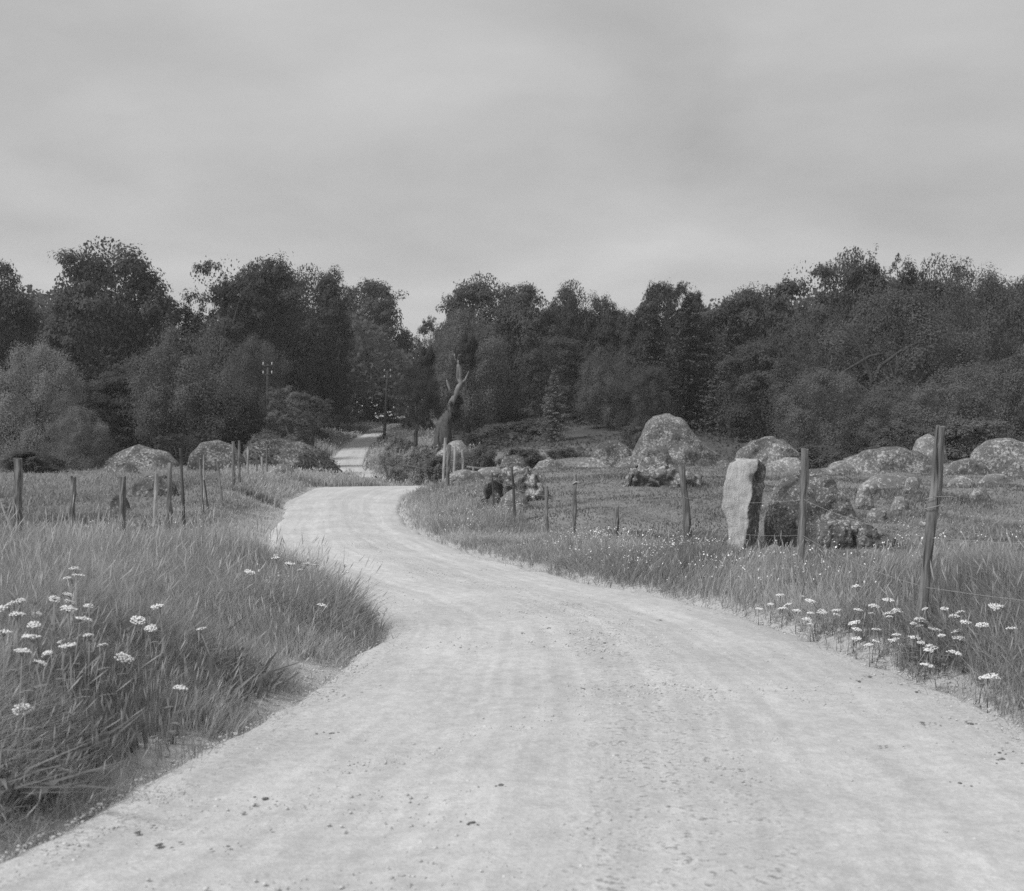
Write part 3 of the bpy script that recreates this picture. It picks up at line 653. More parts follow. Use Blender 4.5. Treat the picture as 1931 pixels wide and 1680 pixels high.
boulder(BO, [(432, 932), (448, 910), (465, 902), (482, 909), (496, 932)], 934, 39, 'small dark rock under the twin fence posts', 'rock_dark', .8, .15, 4, 57, ridge=.6)
boulder(BO, [(494, 896), (512, 881), (532, 874), (550, 882), (562, 896)], 899, 47, 'small pale slab on the bank left of the crest', 'rock_pale', .8, .08, 3, 58)
boulder(BO, [(236, 996), (246, 979), (260, 975), (274, 982), (282, 996)], 1000, 19.5, 'white stone lying in the grass by the left fence', 'rock_pale', .8, .12, 3, 59)

# ivy leaves grown over the mound (part of the mound)
def leaf_quads(pos, nrm, size, r, asp=.62):
    n = len(pos); nrm = nrm / (np.linalg.norm(nrm, axis=1)[:, None] + 1e-9)
    t = np.cross(nrm, r.normal(size=(n, 3))); t /= np.linalg.norm(t, axis=1)[:, None] + 1e-9; b = np.cross(nrm, t)
    size = size[:, None]
    v = np.stack([pos - t * size, pos + b * size * asp, pos + t * size, pos - b * size * asp], 1).reshape(-1, 3)
    return v, np.arange(4 * n).reshape(n, 4)
mound = [o for o in bpy.data.objects if o.get('label', '').startswith('large ivy')][0]
r = np.random.default_rng(5); mv = np.array([v.co[:] for v in mound.data.vertices]); mn = np.array([v.normal[:] for v in mound.data.vertices])
k = r.integers(0, len(mv), 9000); dens = fbm(mv[k] * .8, 3, 2) > -.25; k = k[dens & (mv[k, 2] > 0)]
lp = mv[k] + mn[k] * r.uniform(.0, .14, (len(k), 1)) + r.normal(0, .06, (len(k), 3))
lv, lf = leaf_quads(lp, mn[k] + r.normal(0, .5, (len(k), 3)), r.uniform(.035, .08, len(k)), r)
iv = link('ivy', mesh_from('ivy', lv, lf, {'tint': ('FACE', r.uniform(size=len(lf)))}), M['leaf'], mound, kind='stuff'); iv['tone'] = .14

# ------------------------------------------------------------------ the standing stone
def standing_stone():
    d0 = 18.0
    lv_ = [  # y, left edge x, corner x, right edge x
        (868, 1388, 1427, 1444), (873, 1379, 1428, 1450), (882, 1374, 1427, 1452), (896, 1371, 1424, 1453), (912, 1368, 1420, 1453), (929, 1365, 1419, 1450), (946, 1364, 1414, 1447),
        (959, 1363, 1412, 1443), (970, 1367, 1410, 1440), (981, 1371, 1409, 1439), (994, 1373, 1406, 1438), (1008, 1374, 1404, 1437), (1024, 1375, 1401, 1437), (1036, 1384, 1399, 1437), (1060, 1385, 1399, 1437)]
    lv_ = np.array(lv_, float); ys = np.linspace(868, 1060, 64)
    A, B, C = [np.interp(ys, lv_[:, 0], lv_[:, i]) for i in (1, 2, 3)]
    V = []; per = 40
    for k, yy in enumerate(ys):
        a = P(A[k], yy, d0); b = P(B[k], yy, d0); c = P(C[k], yy, d0)
        a = Vector((a.x, d0 + .10, a.z)); b = Vector((b.x, d0 - .06, b.z)); c = Vector((c.x, d0 + .34, c.z)); e_ = Vector((a.x + .10, d0 + .50, a.z))
        if k < 3:
            f = (3 - k) / 3; mid_ = (a + b + c + e_) / 4
            a, c, e_ = [q.lerp(Vector((mid_.x, mid_.y, q.z)), .10 * f) for q in (a, c, e_)]
        ring = []
        for p0, p1, n in ((a, b, 12), (b, c, 12), (c, e_, 8), (e_, a, 8)):
            for j in range(n): ring.append(p0.lerp(p1, j / n))
        V += ring
    V = np.array([q[:] for q in V]); org = np.array(P(1405, 1036, d0)); V -= org
    side = np.tile(np.concatenate([np.zeros(12), np.ones(12), np.ones(16)]), len(ys))
    n = np.stack([fbm(V * 5, 61 + q, 4, .55) for q in range(3)], 1)
    V = V + n * (.016 + .03 * side)[:, None]
    # a bite out of the corner where the slab has split
    c0 = np.array(P(1424, 905, d0)) - org; dd = np.linalg.norm((V - c0) * np.array([1, .35, .8]), axis=1)
    V[:, 1] += .16 * np.exp(-(dd / .075) ** 2)
    F = [(k * per + j, k * per + (j + 1) % per, (k + 1) * per + (j + 1) % per, (k + 1) * per + j) for k in range(len(ys) - 1) for j in range(per)]
    V = np.vstack([V, V[:per].mean(0) + (0, 0, .012)]); cidx = len(V) - 1
    F += [(cidx, (j + 2) % per, j + 1, j) for j in range(0, per, 2)]
    me = mesh_from('standing_stone', V, np.array(F), None, True)
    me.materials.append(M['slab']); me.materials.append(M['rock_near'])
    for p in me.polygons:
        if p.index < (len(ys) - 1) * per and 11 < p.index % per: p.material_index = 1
    o = link('standing_stone', me, None, None, 'upright pale slab of stone with dark right side beside the fence post', 'standing stone'); o.location = Vector(org)
    return o
standing_stone()

# ------------------------------------------------------------------ fence posts and wire
POST = {}
def post(key, top, bot, d, rad, label, mat='post', group='right', cut=0, seed=0):
    a, b_ = P(*bot, d), P(*top, d); g = gz(a.x, a.y)
    dirv = (b_ - a); a2 = a + dirv * ((g - .25 - a.z) / dirv.z)
    base = Vector((a2.x, a2.y, a2.z)); m = 10
    pts = [(base.lerp(b_, f) - base)[:] for f in np.linspace(0, 1, m)]
    mb = MB(); rads = np.linspace(rad * 1.05, rad * .92, m)
    mb.tube(pts, rads, 10, .38, seed)
    V = np.vstack(mb.v); topm = V[:, 2] > (b_ - base).z - .02; V[topm, 2] += cut * V[topm, 0]
    me = mesh_from('fence_post', V, np.vstack(mb.f), None, True)
    o = link('fence_post', me, M[mat], None, label, 'fence post', 'fence posts %s of the road' % group); o.location = base
    me.polygons.foreach_set('use_smooth', np.zeros(len(me.polygons), bool))
    POST[key] = (base, b_); return o
p1 = post('r1', (1775, 813), (1741, 1135), 9.4, .042, 'tallest nearest post of the right fence, leaning right, wire loop round it', cut=.2, seed=1)
post('r2', (1519, 845), (1509, 1078), 13, .042, 'upright post standing just right of the standing stone', cut=-.1, seed=2)
post('r3', (1285, 872), (1301, 1050), 16.7, .05, 'stout post leaning left, in front of the flat-topped outcrop', seed=3, cut=.3)
post('r4', (1163, 962), (1160, 1026), 20, .05, 'short broken stub post between the leaning post and split post', seed=4, cut=1.2)
p5 = post('r5', (1085, 898), (1081, 1024), 22, .036, 'thin split post with pale flaked top in the right fence', seed=5, cut=.6)
post('r5b', (1077, 985), (1076, 1024), 22.1, .02, 'short stake leaning at the foot of the split post', seed=15)
post('r6', (1030, 916), (1032, 1012), 24, .034, 'straight post right of the dark cracked boulder', seed=6)
post('r7', (965, 880), (972, 985), 27, .030, 'thin post in front of the dark cracked boulder', 'post_dark', seed=7)
post('r8', (928, 892), (932, 966), 31, .022, 'thin stake left of the dark cracked boulder', 'post_dark', seed=8)
post('r9', (847, 838), (843, 914), 36, .058, 'stout post at the crest where the right verge ends', seed=9)
post('r10', (840, 826), (836, 892), 46, .05, 'leftmost slender stake behind the stout crest post', 'post_pale', seed=10)
post('r11', (858, 842), (856, 890), 46.5, .05, 'middle slender stake behind the stout crest post', 'post_pale', seed=11)
post('r12', (872, 848), (873, 890), 47, .045, 'rightmost slender stake behind the stout crest post', 'post_pale', seed=12)
LG = 'left'
post('l1', (35, 864), (32, 1010), 16.5, .062, 'thick post at the left edge of the view', group=LG, seed=21)
post('l2', (138, 899), (134, 1022), 19, .052, 'second post from the left edge, standing in pale meadow', group=LG, seed=22)
post('l3', (232, 899), (231, 1008), 21, .055, 'wide post before the dark upright rock on the left', group=LG, seed=23)
post('l4', (296, 892), (290, 1008), 22, .036, 'white split post with dark seam on the left', 'post_pale', group=LG, seed=24)
post('l5', (321, 873), (318, 1010), 22.5, .050, 'square-topped post right of the white split post', group=LG, seed=25)
post('l6', (341, 845), (347, 992), 24, .030, 'tall dark post with pale tip in the left fence', 'post_dark', group=LG, seed=26)
post('l7', (378, 866), (382, 968), 27, .032, 'post beside the dark crooked stake in the left fence', group=LG, seed=27)
post('l8', (385, 905), (392, 956), 27.5, .022, 'short black crooked stake leaning left', 'post_dark', group=LG, seed=28)
post('l9', (384, 858), (384, 900), 29, .016, 'thin pale rod behind the post with the crooked stake', 'post_pale', group=LG, seed=29)
post('l10', (410, 870), (418, 940), 31, .032, 'left-leaning post before the broad rounded boulder', group=LG, seed=30)
post('l11', (440, 832), (441, 922), 35, .048, 'left one of the twin posts before the ivy mound', group=LG, seed=31)
post('l12', (451, 831), (451, 916), 37, .040, 'right one of the twin posts before the ivy mound', group=LG, seed=32)
post('l13', (468, 842), (466, 906), 42, .036, 'pale thin post in front of the ivy mound', 'post_pale', group=LG, seed=33)
post('l14', (493, 862), (496, 895), 45, .036, 'short white post in front of the ivy mound', 'post_pale', group=LG, seed=34)
post('l15', (503, 838), (503, 895), 47, .038, 'grey post rightmost before the ivy mound', group=LG, seed=35)
post('l16', (484, 855), (484, 897), 46, .03, 'faint grey post between two pale posts before the mound', group=LG, seed=36)
# wire loop on the nearest post
base, tip = POST['r1']; mb = MB(); c = base.lerp(tip, .66) - base
mb.tube([(c.x + .055 * math.cos(t), c.y + .055 * math.sin(t), c.z + .012 * t) for t in np.linspace(0, 11, 36)] + [(c.x + .15, c.y, c.z + .13), (c.x + .25, c.y, c.z + .09)], .0035, 5)
link('wire_loop', mb.mesh('wire_loop'), M['wire'], p1)
base, tip = POST['r5']; mb = MB(); c = tip - base
mb.tube([(c.x - .05, c.y - .03, c.z - .14), (c.x + .01, c.y - .045, c.z - .10), (c.x + .10, c.y - .03, c.z - .13)], .012, 5)
link('splinter', mb.mesh('splinter'), M['cut'], p5)
def wire(keys, h, label, grp, ends=()):
    pts = [POST[k][0].lerp(POST[k][1], (h + .25) / (POST[k][1].z - POST[k][0].z)) for k in keys]
    pts = [Vector(q) for q in ends] + pts; out = []
    for a, b_ in zip(pts[:-1], pts[1:]):
        for f in np.linspace(0, 1, 8, endpoint=False): out.append((a.lerp(b_, f) + Vector((0, -.045, -.05 * 4 * f * (1 - f))))[:])
    out.append((pts[-1] + Vector((0, -.045, 0)))[:])
    org = out[0]; mb = MB(); mb.tube(np.array(out) - np.array(org), .0019, 4, cap=False)
    o = link('fence_wire', mb.mesh('fence_wire'), M['wire'], None, label, 'wire', grp); o.location = org
RK = ['r1', 'r2', 'r3', 'r5', 'r6', 'r7', 'r8']
wire(RK, .80, 'upper sagging wire strand of the right fence', 'wires of the right fence', [(4.6, 5.0, 1.15)])
wire(RK, .42, 'lower sagging wire strand of the right fence', 'wires of the right fence', [(4.6, 5.0, .75)])
wire(['l1', 'l2', 'l3', 'l5', 'l7', 'l10', 'l11'], .75, 'single wire strand along the left fence posts', None)

# fallen rails by the crest
t = link('broken_rail', None, None, None, 'broken rail propped over brushwood right of the far road', 'rail'); b0 = P(735, 893, 68); t.location = b0
mb = MB(); mb.tube([Vector(P(740, 876, 68)) - b0, Vector(P(775, 880, 68)) - b0, Vector(P(815, 888, 68)) - b0], .06, 7, .2, 3); link('rail', mb.mesh('rail'), M['post'], t)
mb = MB(); mb.tube([Vector(P(729, 893, 68.2)) - b0, Vector(P(738, 873, 68.2)) - b0], .06, 7, .2, 5); link('prop', mb.mesh('prop'), M['post_pale'], t)
t = link('fallen_rail', None, None, None, 'long grey rail lying behind the flat pale rock', 'rail'); b0 = P(880, 884, 52); t.location = b0
mb = MB(); mb.tube([Vector(P(880, 880, 52)) - b0, Vector(P(905, 883, 52)) - b0, Vector(P(948, 882, 52)) - b0], .05, 7, .2, 3); link('rail', mb.mesh('rail'), M['post'], t)
mb = MB(); mb.tube([Vector(P(892, 880, 51.8)) - b0, Vector(P(893, 892, 51.8)) - b0], .045, 7, .2, 3); link('peg', mb.mesh('peg'), M['post'], t)

# ------------------------------------------------------------------ telegraph poles
def tpole(top, bot, d, label, rad):
    a, b_ = P(*bot, d), P(*top, d); g = gz(a.x, a.y); a.z = min(a.z, g) - .3
    root = link('telegraph_pole', None, None, None, label, 'telegraph pole', 'telegraph poles along the road'); root.location = a
    H = b_ - a; mb = MB(); mb.tube([(H * f)[:] for f in np.linspace(0, 1, 6)], np.linspace(rad, rad * .7, 6), 10, .05); link('pole', mb.mesh('pole'), M['tarred'], root)
    for kz in (.12, .80):
        mb = MB(); c = H - Vector((0, 0, kz)); mb.tube([c + Vector((-.4, -.1, 0)), c + Vector((.4, -.1, 0))], .035, 6); arm = link('crossarm', mb.mesh('crossarm'), M['tarred'], root)
        for sx in (-.34, .34):
            mb = MB(); q = c + Vector((sx, -.1, .05)); mb.tube([q, q + Vector((0, 0, .06)), q + Vector((0, 0, .12)), q + Vector((0, 0, .2)), q + Vector((0, 0, .24))], [.03, .06, .045, .05, .025], 10)
            link('insulator', mb.mesh('insulator'), M['insul'], arm)
tpole((505, 687), (503, 868), 96, 'telegraph pole standing behind the ivy-grown mound', .12)
tpole((731, 699), (724, 822), 134, 'telegraph pole at the roadside halfway up the hill', .17)

# ------------------------------------------------------------------ trees
def crown_data(seed, boughs=26, sub=9, per=110, leaf=.02, br=(.26, .40), sr=(.11, .20), flat=.6, up=.5, low=-.8, lump=.16, skirt=.7, fill=.30, spread=.62, asp=1.0):
    r = np.random.default_rng(seed); PO, NO, TI, C = [], [], [], []
    while len(C) < boughs:
        q = r.normal(size=3); q /= np.linalg.norm(q)
        if q[2] < low: continue
        rad = spread * (.7 + .3 * r.uniform() ** .5) / .85 * (1 + lump * float(fbm((q * 1.7 + seed)[None], seed, 2)[0]))
        c = q * rad
        if q[2] > 0: c[:2] *= 1 + .35 * q[2]
        c[2] *= asp
        if q[2] < 0: c[:2] *= (1 - skirt) + skirt / math.sqrt(1 - q[2] ** 2 + .05)
        C.append(c); B = r.uniform(*br); bt = r.uniform()
        for j in range(sub):
            dv = r.normal(size=3) + q * .7 + np.array([0, 0, .35]); dv /= np.linalg.norm(dv)
            sc_ = c + dv * B * r.uniform(.35, .92) * np.array([1, 1, .8]); R = r.uniform(*sr); st = r.uniform()
            dq = r.normal(size=(per, 3)); dq /= np.linalg.norm(dq, axis=1)[:, None]
            rr = R * r.uniform(size=per) ** .4 * (1 + .4 * fbm(dq * 2.2 + sc_ * 7, seed + 3, 2))
            PO.append(sc_ + dq * rr[:, None] * np.array([1, 1, flat])); NO.append(dq * .55 + dv * .45 + np.array([0, 0, up]) + r.normal(0, .28, (per, 3)))
            TI.append(.35 * r.uniform(size=per) + .35 * st + .3 * bt)
    nf_ = int(fill * boughs * sub * per); dq = r.normal(size=(nf_, 3)); dq /= np.linalg.norm(dq, axis=1)[:, None]; dq *= (r.uniform(size=nf_) ** .33 * .84)[:, None]; dq[:, 2] *= asp
    dq[:, :2] *= np.where(dq[:, 2] < 0, 1 + .35 * skirt, 1)[:, None]
    PO.append(dq); NO.append(r.normal(size=(nf_, 3))); TI.append(r.uniform(size=nf_) * .5)
    pos, nrm, tint = np.vstack(PO), np.vstack(NO), np.concatenate(TI)
    lo, hi = np.percentile(pos, .4, axis=0), np.percentile(pos, 99.6, axis=0); ctr, half = (lo + hi) / 2, (hi - lo) / 2
    pos = (pos - ctr) / half; C = (np.array(C) - ctr) / half
    v, f = leaf_quads(pos, nrm, leaf * r.uniform(.6, 1.35, len(pos)), r)
    return v, f, tint, C
def crown_mesh(name, *a, **k):
    v, f, t_, C = crown_data(*a, **k); me = mesh_from(name, v, f, {'tint': ('FACE', t_)}); me.materials.append(M['leaf']); return me, C
BROAD = [crown_mesh('crown', 300 + i, 50, 10, 96, .0205, asp=1.6, br=(.30, .46)) for i in range(6)]
OPEN = [crown_mesh('crown', 320 + i, 34, 9, 85, .021, br=(.24, .38), sr=(.08, .14), lump=.4, fill=.06, asp=1.4) for i in range(2)]
SOFT = [crown_mesh('crown', 340 + i, 36, 11, 120, .014, flat=.85, up=.35, br=(.22, .36), sr=(.09, .18), skirt=1.) for i in range(3)]
BUSH = [crown_mesh('crown', 360 + i, 16, 9, 110, .032, flat=.85, low=-.55, sr=(.12, .2), skirt=1., fill=.3) for i in range(3)]
SPARSE = [crown_mesh('crown', 380 + i, 16, 4, 26, .03, br=(.2, .4), sr=(.05, .10), lump=.5, fill=0, flat=.9) for i in range(1)]
def conifer_mesh(seed, tiers=26, per=15, dens=70):
    r = np.random.default_rng(seed); P_, N_ = [], []
    for t in range(tiers):
        f = t / tiers; z = -1 + 2 * f; L = (1 - f) ** .85 * .95 + .05
        for j in range(per):
            a = r.uniform(0, 6.283); l = L * r.uniform(.55, 1.12); zj = r.normal(0, .03); n = int(dens * (.35 + l))
            s_ = r.uniform(0.1, 1, n); droop = -.16 * l * s_ + .10 * l * s_ ** 3
            wv = r.normal(0, .05, n) * (1 - s_ * .5)
            P_.append(np.stack([np.cos(a) * s_ * l - np.sin(a) * wv, np.sin(a) * s_ * l + np.cos(a) * wv, z + zj + droop + r.normal(0, .014, n)], 1))
            N_.append(np.stack([r.normal(0, .35, n), r.normal(0, .35, n), np.ones(n)], 1))
    P_, N_ = np.vstack(P_), np.vstack(N_)
    v, f = leaf_quads(P_, N_, r.uniform(.018, .04, len(P_)), r, .4)
    me = mesh_from('crown', v, f, {'tint': ('FACE', r.uniform(size=len(f)))}); me.materials.append(M['needle']); return me
CONE = [conifer_mesh(400 + i) for i in range(2)]
SAPL = conifer_mesh(410, 11, 7, 60)

def limbs(C, root, top, sx, sy, sz, cz, n, r, rad):
    mb = MB(); order = r.permutation(len(C))[:n]
    for k in order:
        e_ = np.array([C[k][0] * sx, C[k][1] * sy, cz + C[k][2] * sz]); s0 = np.array(top) * r.uniform(.55, 1.0)
        mid_ = s0 * .5 + e_ * .5 + np.array([0, 0, .12 * np.linalg.norm(e_ - s0)]) + r.normal(0, .05, 3) * np.linalg.norm(e_ - s0)
        q = [(1 - t) ** 2 * s0 + 2 * t * (1 - t) * mid_ + t * t * e_ for t in np.linspace(0, 1, 7)]
        mb.tube(q, np.linspace(rad * .5, rad * .08, 7), 6, cap=False)
    return mb.mesh('limbs')

def tree(kind, px, ytop, hw, ybot, d, tone, label, var=0, rot=0., group='trees along the wood edge', name='deciduous_tree', cat='tree', depth=1.0, gap=None, nl=14):
    """crown spans px-hw..px+hw and ytop..ybot in the photograph at distance d; the trunk stands on the ground"""
    r = np.random.default_rng(int(px * 7 + ytop)); b_ = P(px, 0, d); g = gz(b_.x, d)
    sx = hw / FPX * d; zt, zb = P(0, ytop, d).z, P(0, ybot, d).z
    zb = (min(zb, g - .2) if kind == 'bush' else max(zb, g - .3)) if kind in ('soft', 'bush') else max(zb, g + .2)
    sz = (zt - zb) / 2; cz = (zt + zb) / 2 - g
    root = link(name, None, None, None, label, cat, group); root.location = (b_.x, d, g); tone = tone * (2.2 if tone < .065 else 2.0); hw = hw * (1.12 if kind in ('broad', 'open') else 1.0)
    C = None
    if kind in ('cone', 'sapling'): me = SAPL if kind == 'sapling' else CONE[var % 2]
    else:
        me, C = {'broad': BROAD, 'open': OPEN, 'soft': SOFT, 'bush': BUSH, 'sparse': SPARSE}[kind][var % len({'broad': BROAD, 'open': OPEN, 'soft': SOFT, 'bush': BUSH, 'sparse': SPARSE}[kind])]
    c = link('crown', me, None, root); k = 1.0
    c.location = (0, 0, cz); c.scale = (sx * k, sx * k * depth, sz * k); c.rotation_euler = (0, 0, rot); c['tone'] = tone
    H = zt - g; tr = max(.05, H * .018); mb = MB()
    if C is None: mb.tube([(0, 0, -.4), (0, 0, H * .5), (0, 0, H * .97)], [tr * 1.1, tr * .7, tr * .1], 8, .1)
    elif kind == 'bush':
        for q in range(4): a = r.uniform(0, 6.28); mb.tube([(0, 0, -.2), (math.cos(a) * sx * .3, math.sin(a) * sx * .3, H * .4), (math.cos(a) * sx * .6, math.sin(a) * sx * .6, H * .75)], [tr * 1.2, tr, tr * .3], 6)
    else:
        mb.tube([(0, 0, -.5), (tr * .3, 0, H * .15), (-tr * .6, tr * .3, H * .35), (tr * .5, 0, H * .62)], [tr * 1.7, tr * 1.15, tr, tr * .5], 10, .12)
    link('trunk' if kind != 'bush' else 'stem', mb.mesh('trunk'), M['bark'], root)
    if C is not None and kind != 'bush':
        ca, sa = math.cos(rot), math.sin(rot); C2 = np.stack([C[:, 0] * ca - C[:, 1] * sa, C[:, 0] * sa + C[:, 1] * ca, C[:, 2]], 1)
        link('limbs', limbs(C2, None, (0, 0, H * .5), sx, sx * depth, sz, cz, nl, r, tr), M['bark'], root)
    return root

TL = 'trees left of the road'; TR = 'trees right of the road'; TB = 'shrubs along the wood edge'
tree('broad', -20, 498, 95, 850, 125, .055, 'dark tree cut by the left edge of the view', 0, .4, TL)
tree('broad', 205, 474, 128, 870, 112, .055, 'tallest broad tree at the left, domed above the willow', 1, 1.3, TL)
tree('open', 292, 560, 60, 830, 122, .055, 'lower tree filling the right shoulder of the tallest left tree', 0, 2.2, TL)
tree('open', 420, 500, 90, 800, 118, .05, 'loose-crowned tree with sky showing through its left side', 1, .6, TL)
tree('broad', 492, 494, 95, 860, 124, .05, 'tall round tree behind the near telegraph pole', 2, 2.0, TL)
tree('broad', 590, 512, 74, 796, 136, .05, 'flat-topped tree between the round tree and road-side tree', 3, 4.2, TL)
tree('broad', 690, 534, 92, 800, 186, .055, 'dome-shaped tree overhanging the far road from the left', 4, 5.1, TL)
tree('broad', 590, 650, 66, 792, 152, .045, 'shorter dark tree under the dome-shaped tree', 0, 3.0, TL)
tree('soft', 70, 648, 82, 885, 60, .15, 'pale willow bush at the left edge of the view', 0, 0., TL, 'willow')
tree('soft', 150, 770, 60, 895, 56, .12, 'low sprawling right side bush beside the pale willow', 1, 1., TL, 'willow')
tree('soft', 360, 618, 112, 860, 95, .09, 'soft grey mid-height tree in front of the left wood', 2, 2., TL)
tree('soft', 482, 640, 60, 840, 104, .08, 'narrow soft tree around the top of the near telegraph pole', 0, 3., TL)
tree('open', 548, 728, 48, 840, 86, .10, 'young light tree right of the near telegraph pole', 0, .8, TL, 'young_tree')
tree('open', 590, 745, 36, 835, 96, .08, 'small leafy tree close behind the young light tree', 1, 0, TL)
tree('bush', 500, 812, 38, 850, 84, .10, 'leafy shrub at the foot of the near telegraph pole', 0, 0, TB, 'shrub', 'shrub')
tree('broad', 250, 700, 90, 890, 100, .05, 'dark understorey tree behind the peaked left boulder', 5, 1.0, TL)
tree('broad', 430, 710, 70, 880, 98, .045, 'dark understorey tree behind the broad rounded boulder', 2, 3.3, TL)
tree('broad', 130, 720, 80, 890, 90, .05, 'dark understorey tree right behind the pale willow', 4, .2, TL)
# right of the road
tree('broad', 905, 534, 92, 830, 134, .075, 'full-crowned lighter tree just right of the far road', 1, 3.7, TR)
tree('soft', 880, 590, 85, 800, 118, .10, 'soft round light tree in front of the full-crowned tree', 1, .5, TR)
tree('open', 822, 600, 45, 790, 140, .06, 'narrow gappy tree at the right of the road opening', 0, 1.1, TR)
tree('broad', 988, 543, 78, 830, 128, .065, 'rounded tree right of the full-crowned tree', 0, 5.0, TR)
tree('broad', 1075, 541, 56, 830, 140, .05, 'dark tree with small round top left of the notch', 3, .3, TR)
tree('broad', 1140, 568, 52, 830, 140, .05, 'lower tree at the notch in the skyline', 5, 2.6, TR)
tree('broad', 1238, 538, 62, 840, 126, .045, 'dark crown left of the spruce on the skyline', 4, 4.0, TR)
tree('open', 1300, 533, 48, 700, 118, .045, 'ragged dark top beside the tall spruce', 0, 1.0, TR)
tree('cone', 1298, 556, 95, 860, 112, .05, 'tall dark spruce behind the largest boulder', 0, 0, TR, 'spruce_tree')
tree('cone', 1235, 590, 80, 850, 108, .05, 'second dark spruce left of the tall spruce', 1, 1, TR, 'spruce_tree')
tree('cone', 1385, 590, 95, 865, 104, .055, 'broad dark spruce above the rounded boulder', 0, 2.4, TR, 'spruce_tree')
tree('soft', 1145, 654, 58, 820, 100, .085, 'small round-headed grey tree below the notch', 2, 1.2, TR)
tree('cone', 1045, 694, 44, 822, 92, .11, 'small pale conical spruce at the edge of the slope', 1, .4, TR, 'spruce_tree')
tree('broad', 1060, 640, 80, 850, 118, .05, 'dark filler tree behind the small pale spruce', 0, 2, TR)
tree('soft', 1215, 690, 55, 830, 98, .065, 'dim soft tree left above the largest boulder', 0, 4.4, TR)
tree('broad', 1400, 552, 88, 850, 114, .06, 'sloping-topped tree right of the tall spruce', 2, .9, TR)
tree('broad', 1440, 640, 80, 860, 96, .065, 'leafy tree with bright sprays above the standing stone', 5, 3.9, TR)
tree('open', 1520, 508, 90, 850, 108, .055, 'tree with pointed tip on the rising right skyline', 1, 2.8, TR)
tree('broad', 1610, 488, 88, 850, 104, .06, 'high round-topped tree left of the sparse one', 1, .1, TR)
tree('sparse', 1688, 462, 52, 640, 110, .06, 'thin sparse tree with leaf tufts standing against the sky', 0, 0, TR)
tree('broad', 1762, 494, 72, 850, 104, .055, 'dark tree right of the sparse tree on the skyline', 3, 1.4, TR)
tree('soft', 1850, 512, 110, 850, 92, .075, 'wide grey tree at the upper right', 0, 5.5, TR)
tree('broad', 1960, 520, 80, 850, 100, .05, 'dark tree cut by the right edge of the view', 4, 2.0, TR)
tree('soft', 1690, 560, 150, 850, 80, .08, 'large arching willow filling the right wood edge', 1, .8, TR, 'willow', nl=26)
tree('soft', 1550, 600, 100, 850, 86, .07, 'willow left of the large arching willow', 2, 4.4, TR, 'willow', nl=22)
tree('soft', 1560, 700, 90, 872, 72, .10, 'low pale willow bush behind the post by the standing stone', 0, 2.6, TR, 'willow')
tree('soft', 1690, 730, 90, 860, 70, .095, 'spreading willow bush behind the whaleback outcrop', 2, 1.6, TR, 'willow')
tree('soft', 1830, 690, 120, 860, 66, .105, 'pale drooping willow behind the right-edge rock', 1, 3.6, TR, 'willow', nl=22)
tree('soft', 1980, 640, 110, 870, 62, .09, 'willow partly outside the right edge of the view', 0, 3.1, TR, 'willow')
# undergrowth
for i, (px, yt, hw, yb, d, tone, lab) in enumerate([
    (795, 838, 36, 892, 74, .16, 'scrubby bush between the far road and the white-flanked boulder'),
    (738, 852, 30, 897, 67, .18, 'pale tufted bush at the right foot of the far road'),
    (835, 858, 40, 898, 62, .10, 'low dark bush behind the slender stakes'),
    (752, 822, 26, 868, 100, .16, 'small light bush at the foot of the far telegraph pole'),
    (900, 842, 40, 880, 66, .08, 'dark bush right of the white-flanked boulder'),
    (930, 800, 50, 850, 92, .09, 'grey bush below the rounded tree'),
    (1000, 790, 70, 846, 96, .08, 'wide dark bush on the slope below the small pale spruce'),
    (1075, 845, 45, 882, 64, .09, 'low bush behind the small pale dome boulder'),
    (985, 846, 50, 884, 64, .08, 'dark scrub behind the dark low boulder'),
    (1195, 800, 30, 850, 84, .08, 'bush left above the largest boulder'),
    (1400, 846, 26, 876, 66, .10, 'small bush between the largest and the rounded boulder'),
    (1545, 840, 50, 890, 58, .09, 'dark bush left of the whaleback outcrop'),
    (1700, 800, 60, 850, 60, .09, 'bush rising behind the whaleback outcrop'),
    (1830, 790, 70, 868, 56, .11, 'leafy bush between the tallest post and right-edge rock'),
    (548, 815, 40, 855, 100, .06, 'dark bush left of the far road bend'),
    (575, 795, 45, 850, 128, .06, 'dark bush below the dome-shaped tree at the hill'),
    (345, 820, 60, 880, 82, .05, 'dark bush between the peaked and the rounded left boulders'),
    (60, 850, 60, 905, 52, .07, 'dark bush under the pale willow'),
    (640, 775, 50, 812, 178, .06, 'dark bush at the top of the far road'),
    (800, 770, 40, 815, 160, .07, 'bush right of the top of the far road')]):
    tree('bush', px, yt, hw, yb, d, tone, lab, i, i * 1.3, TB, 'shrub', 'shrub')

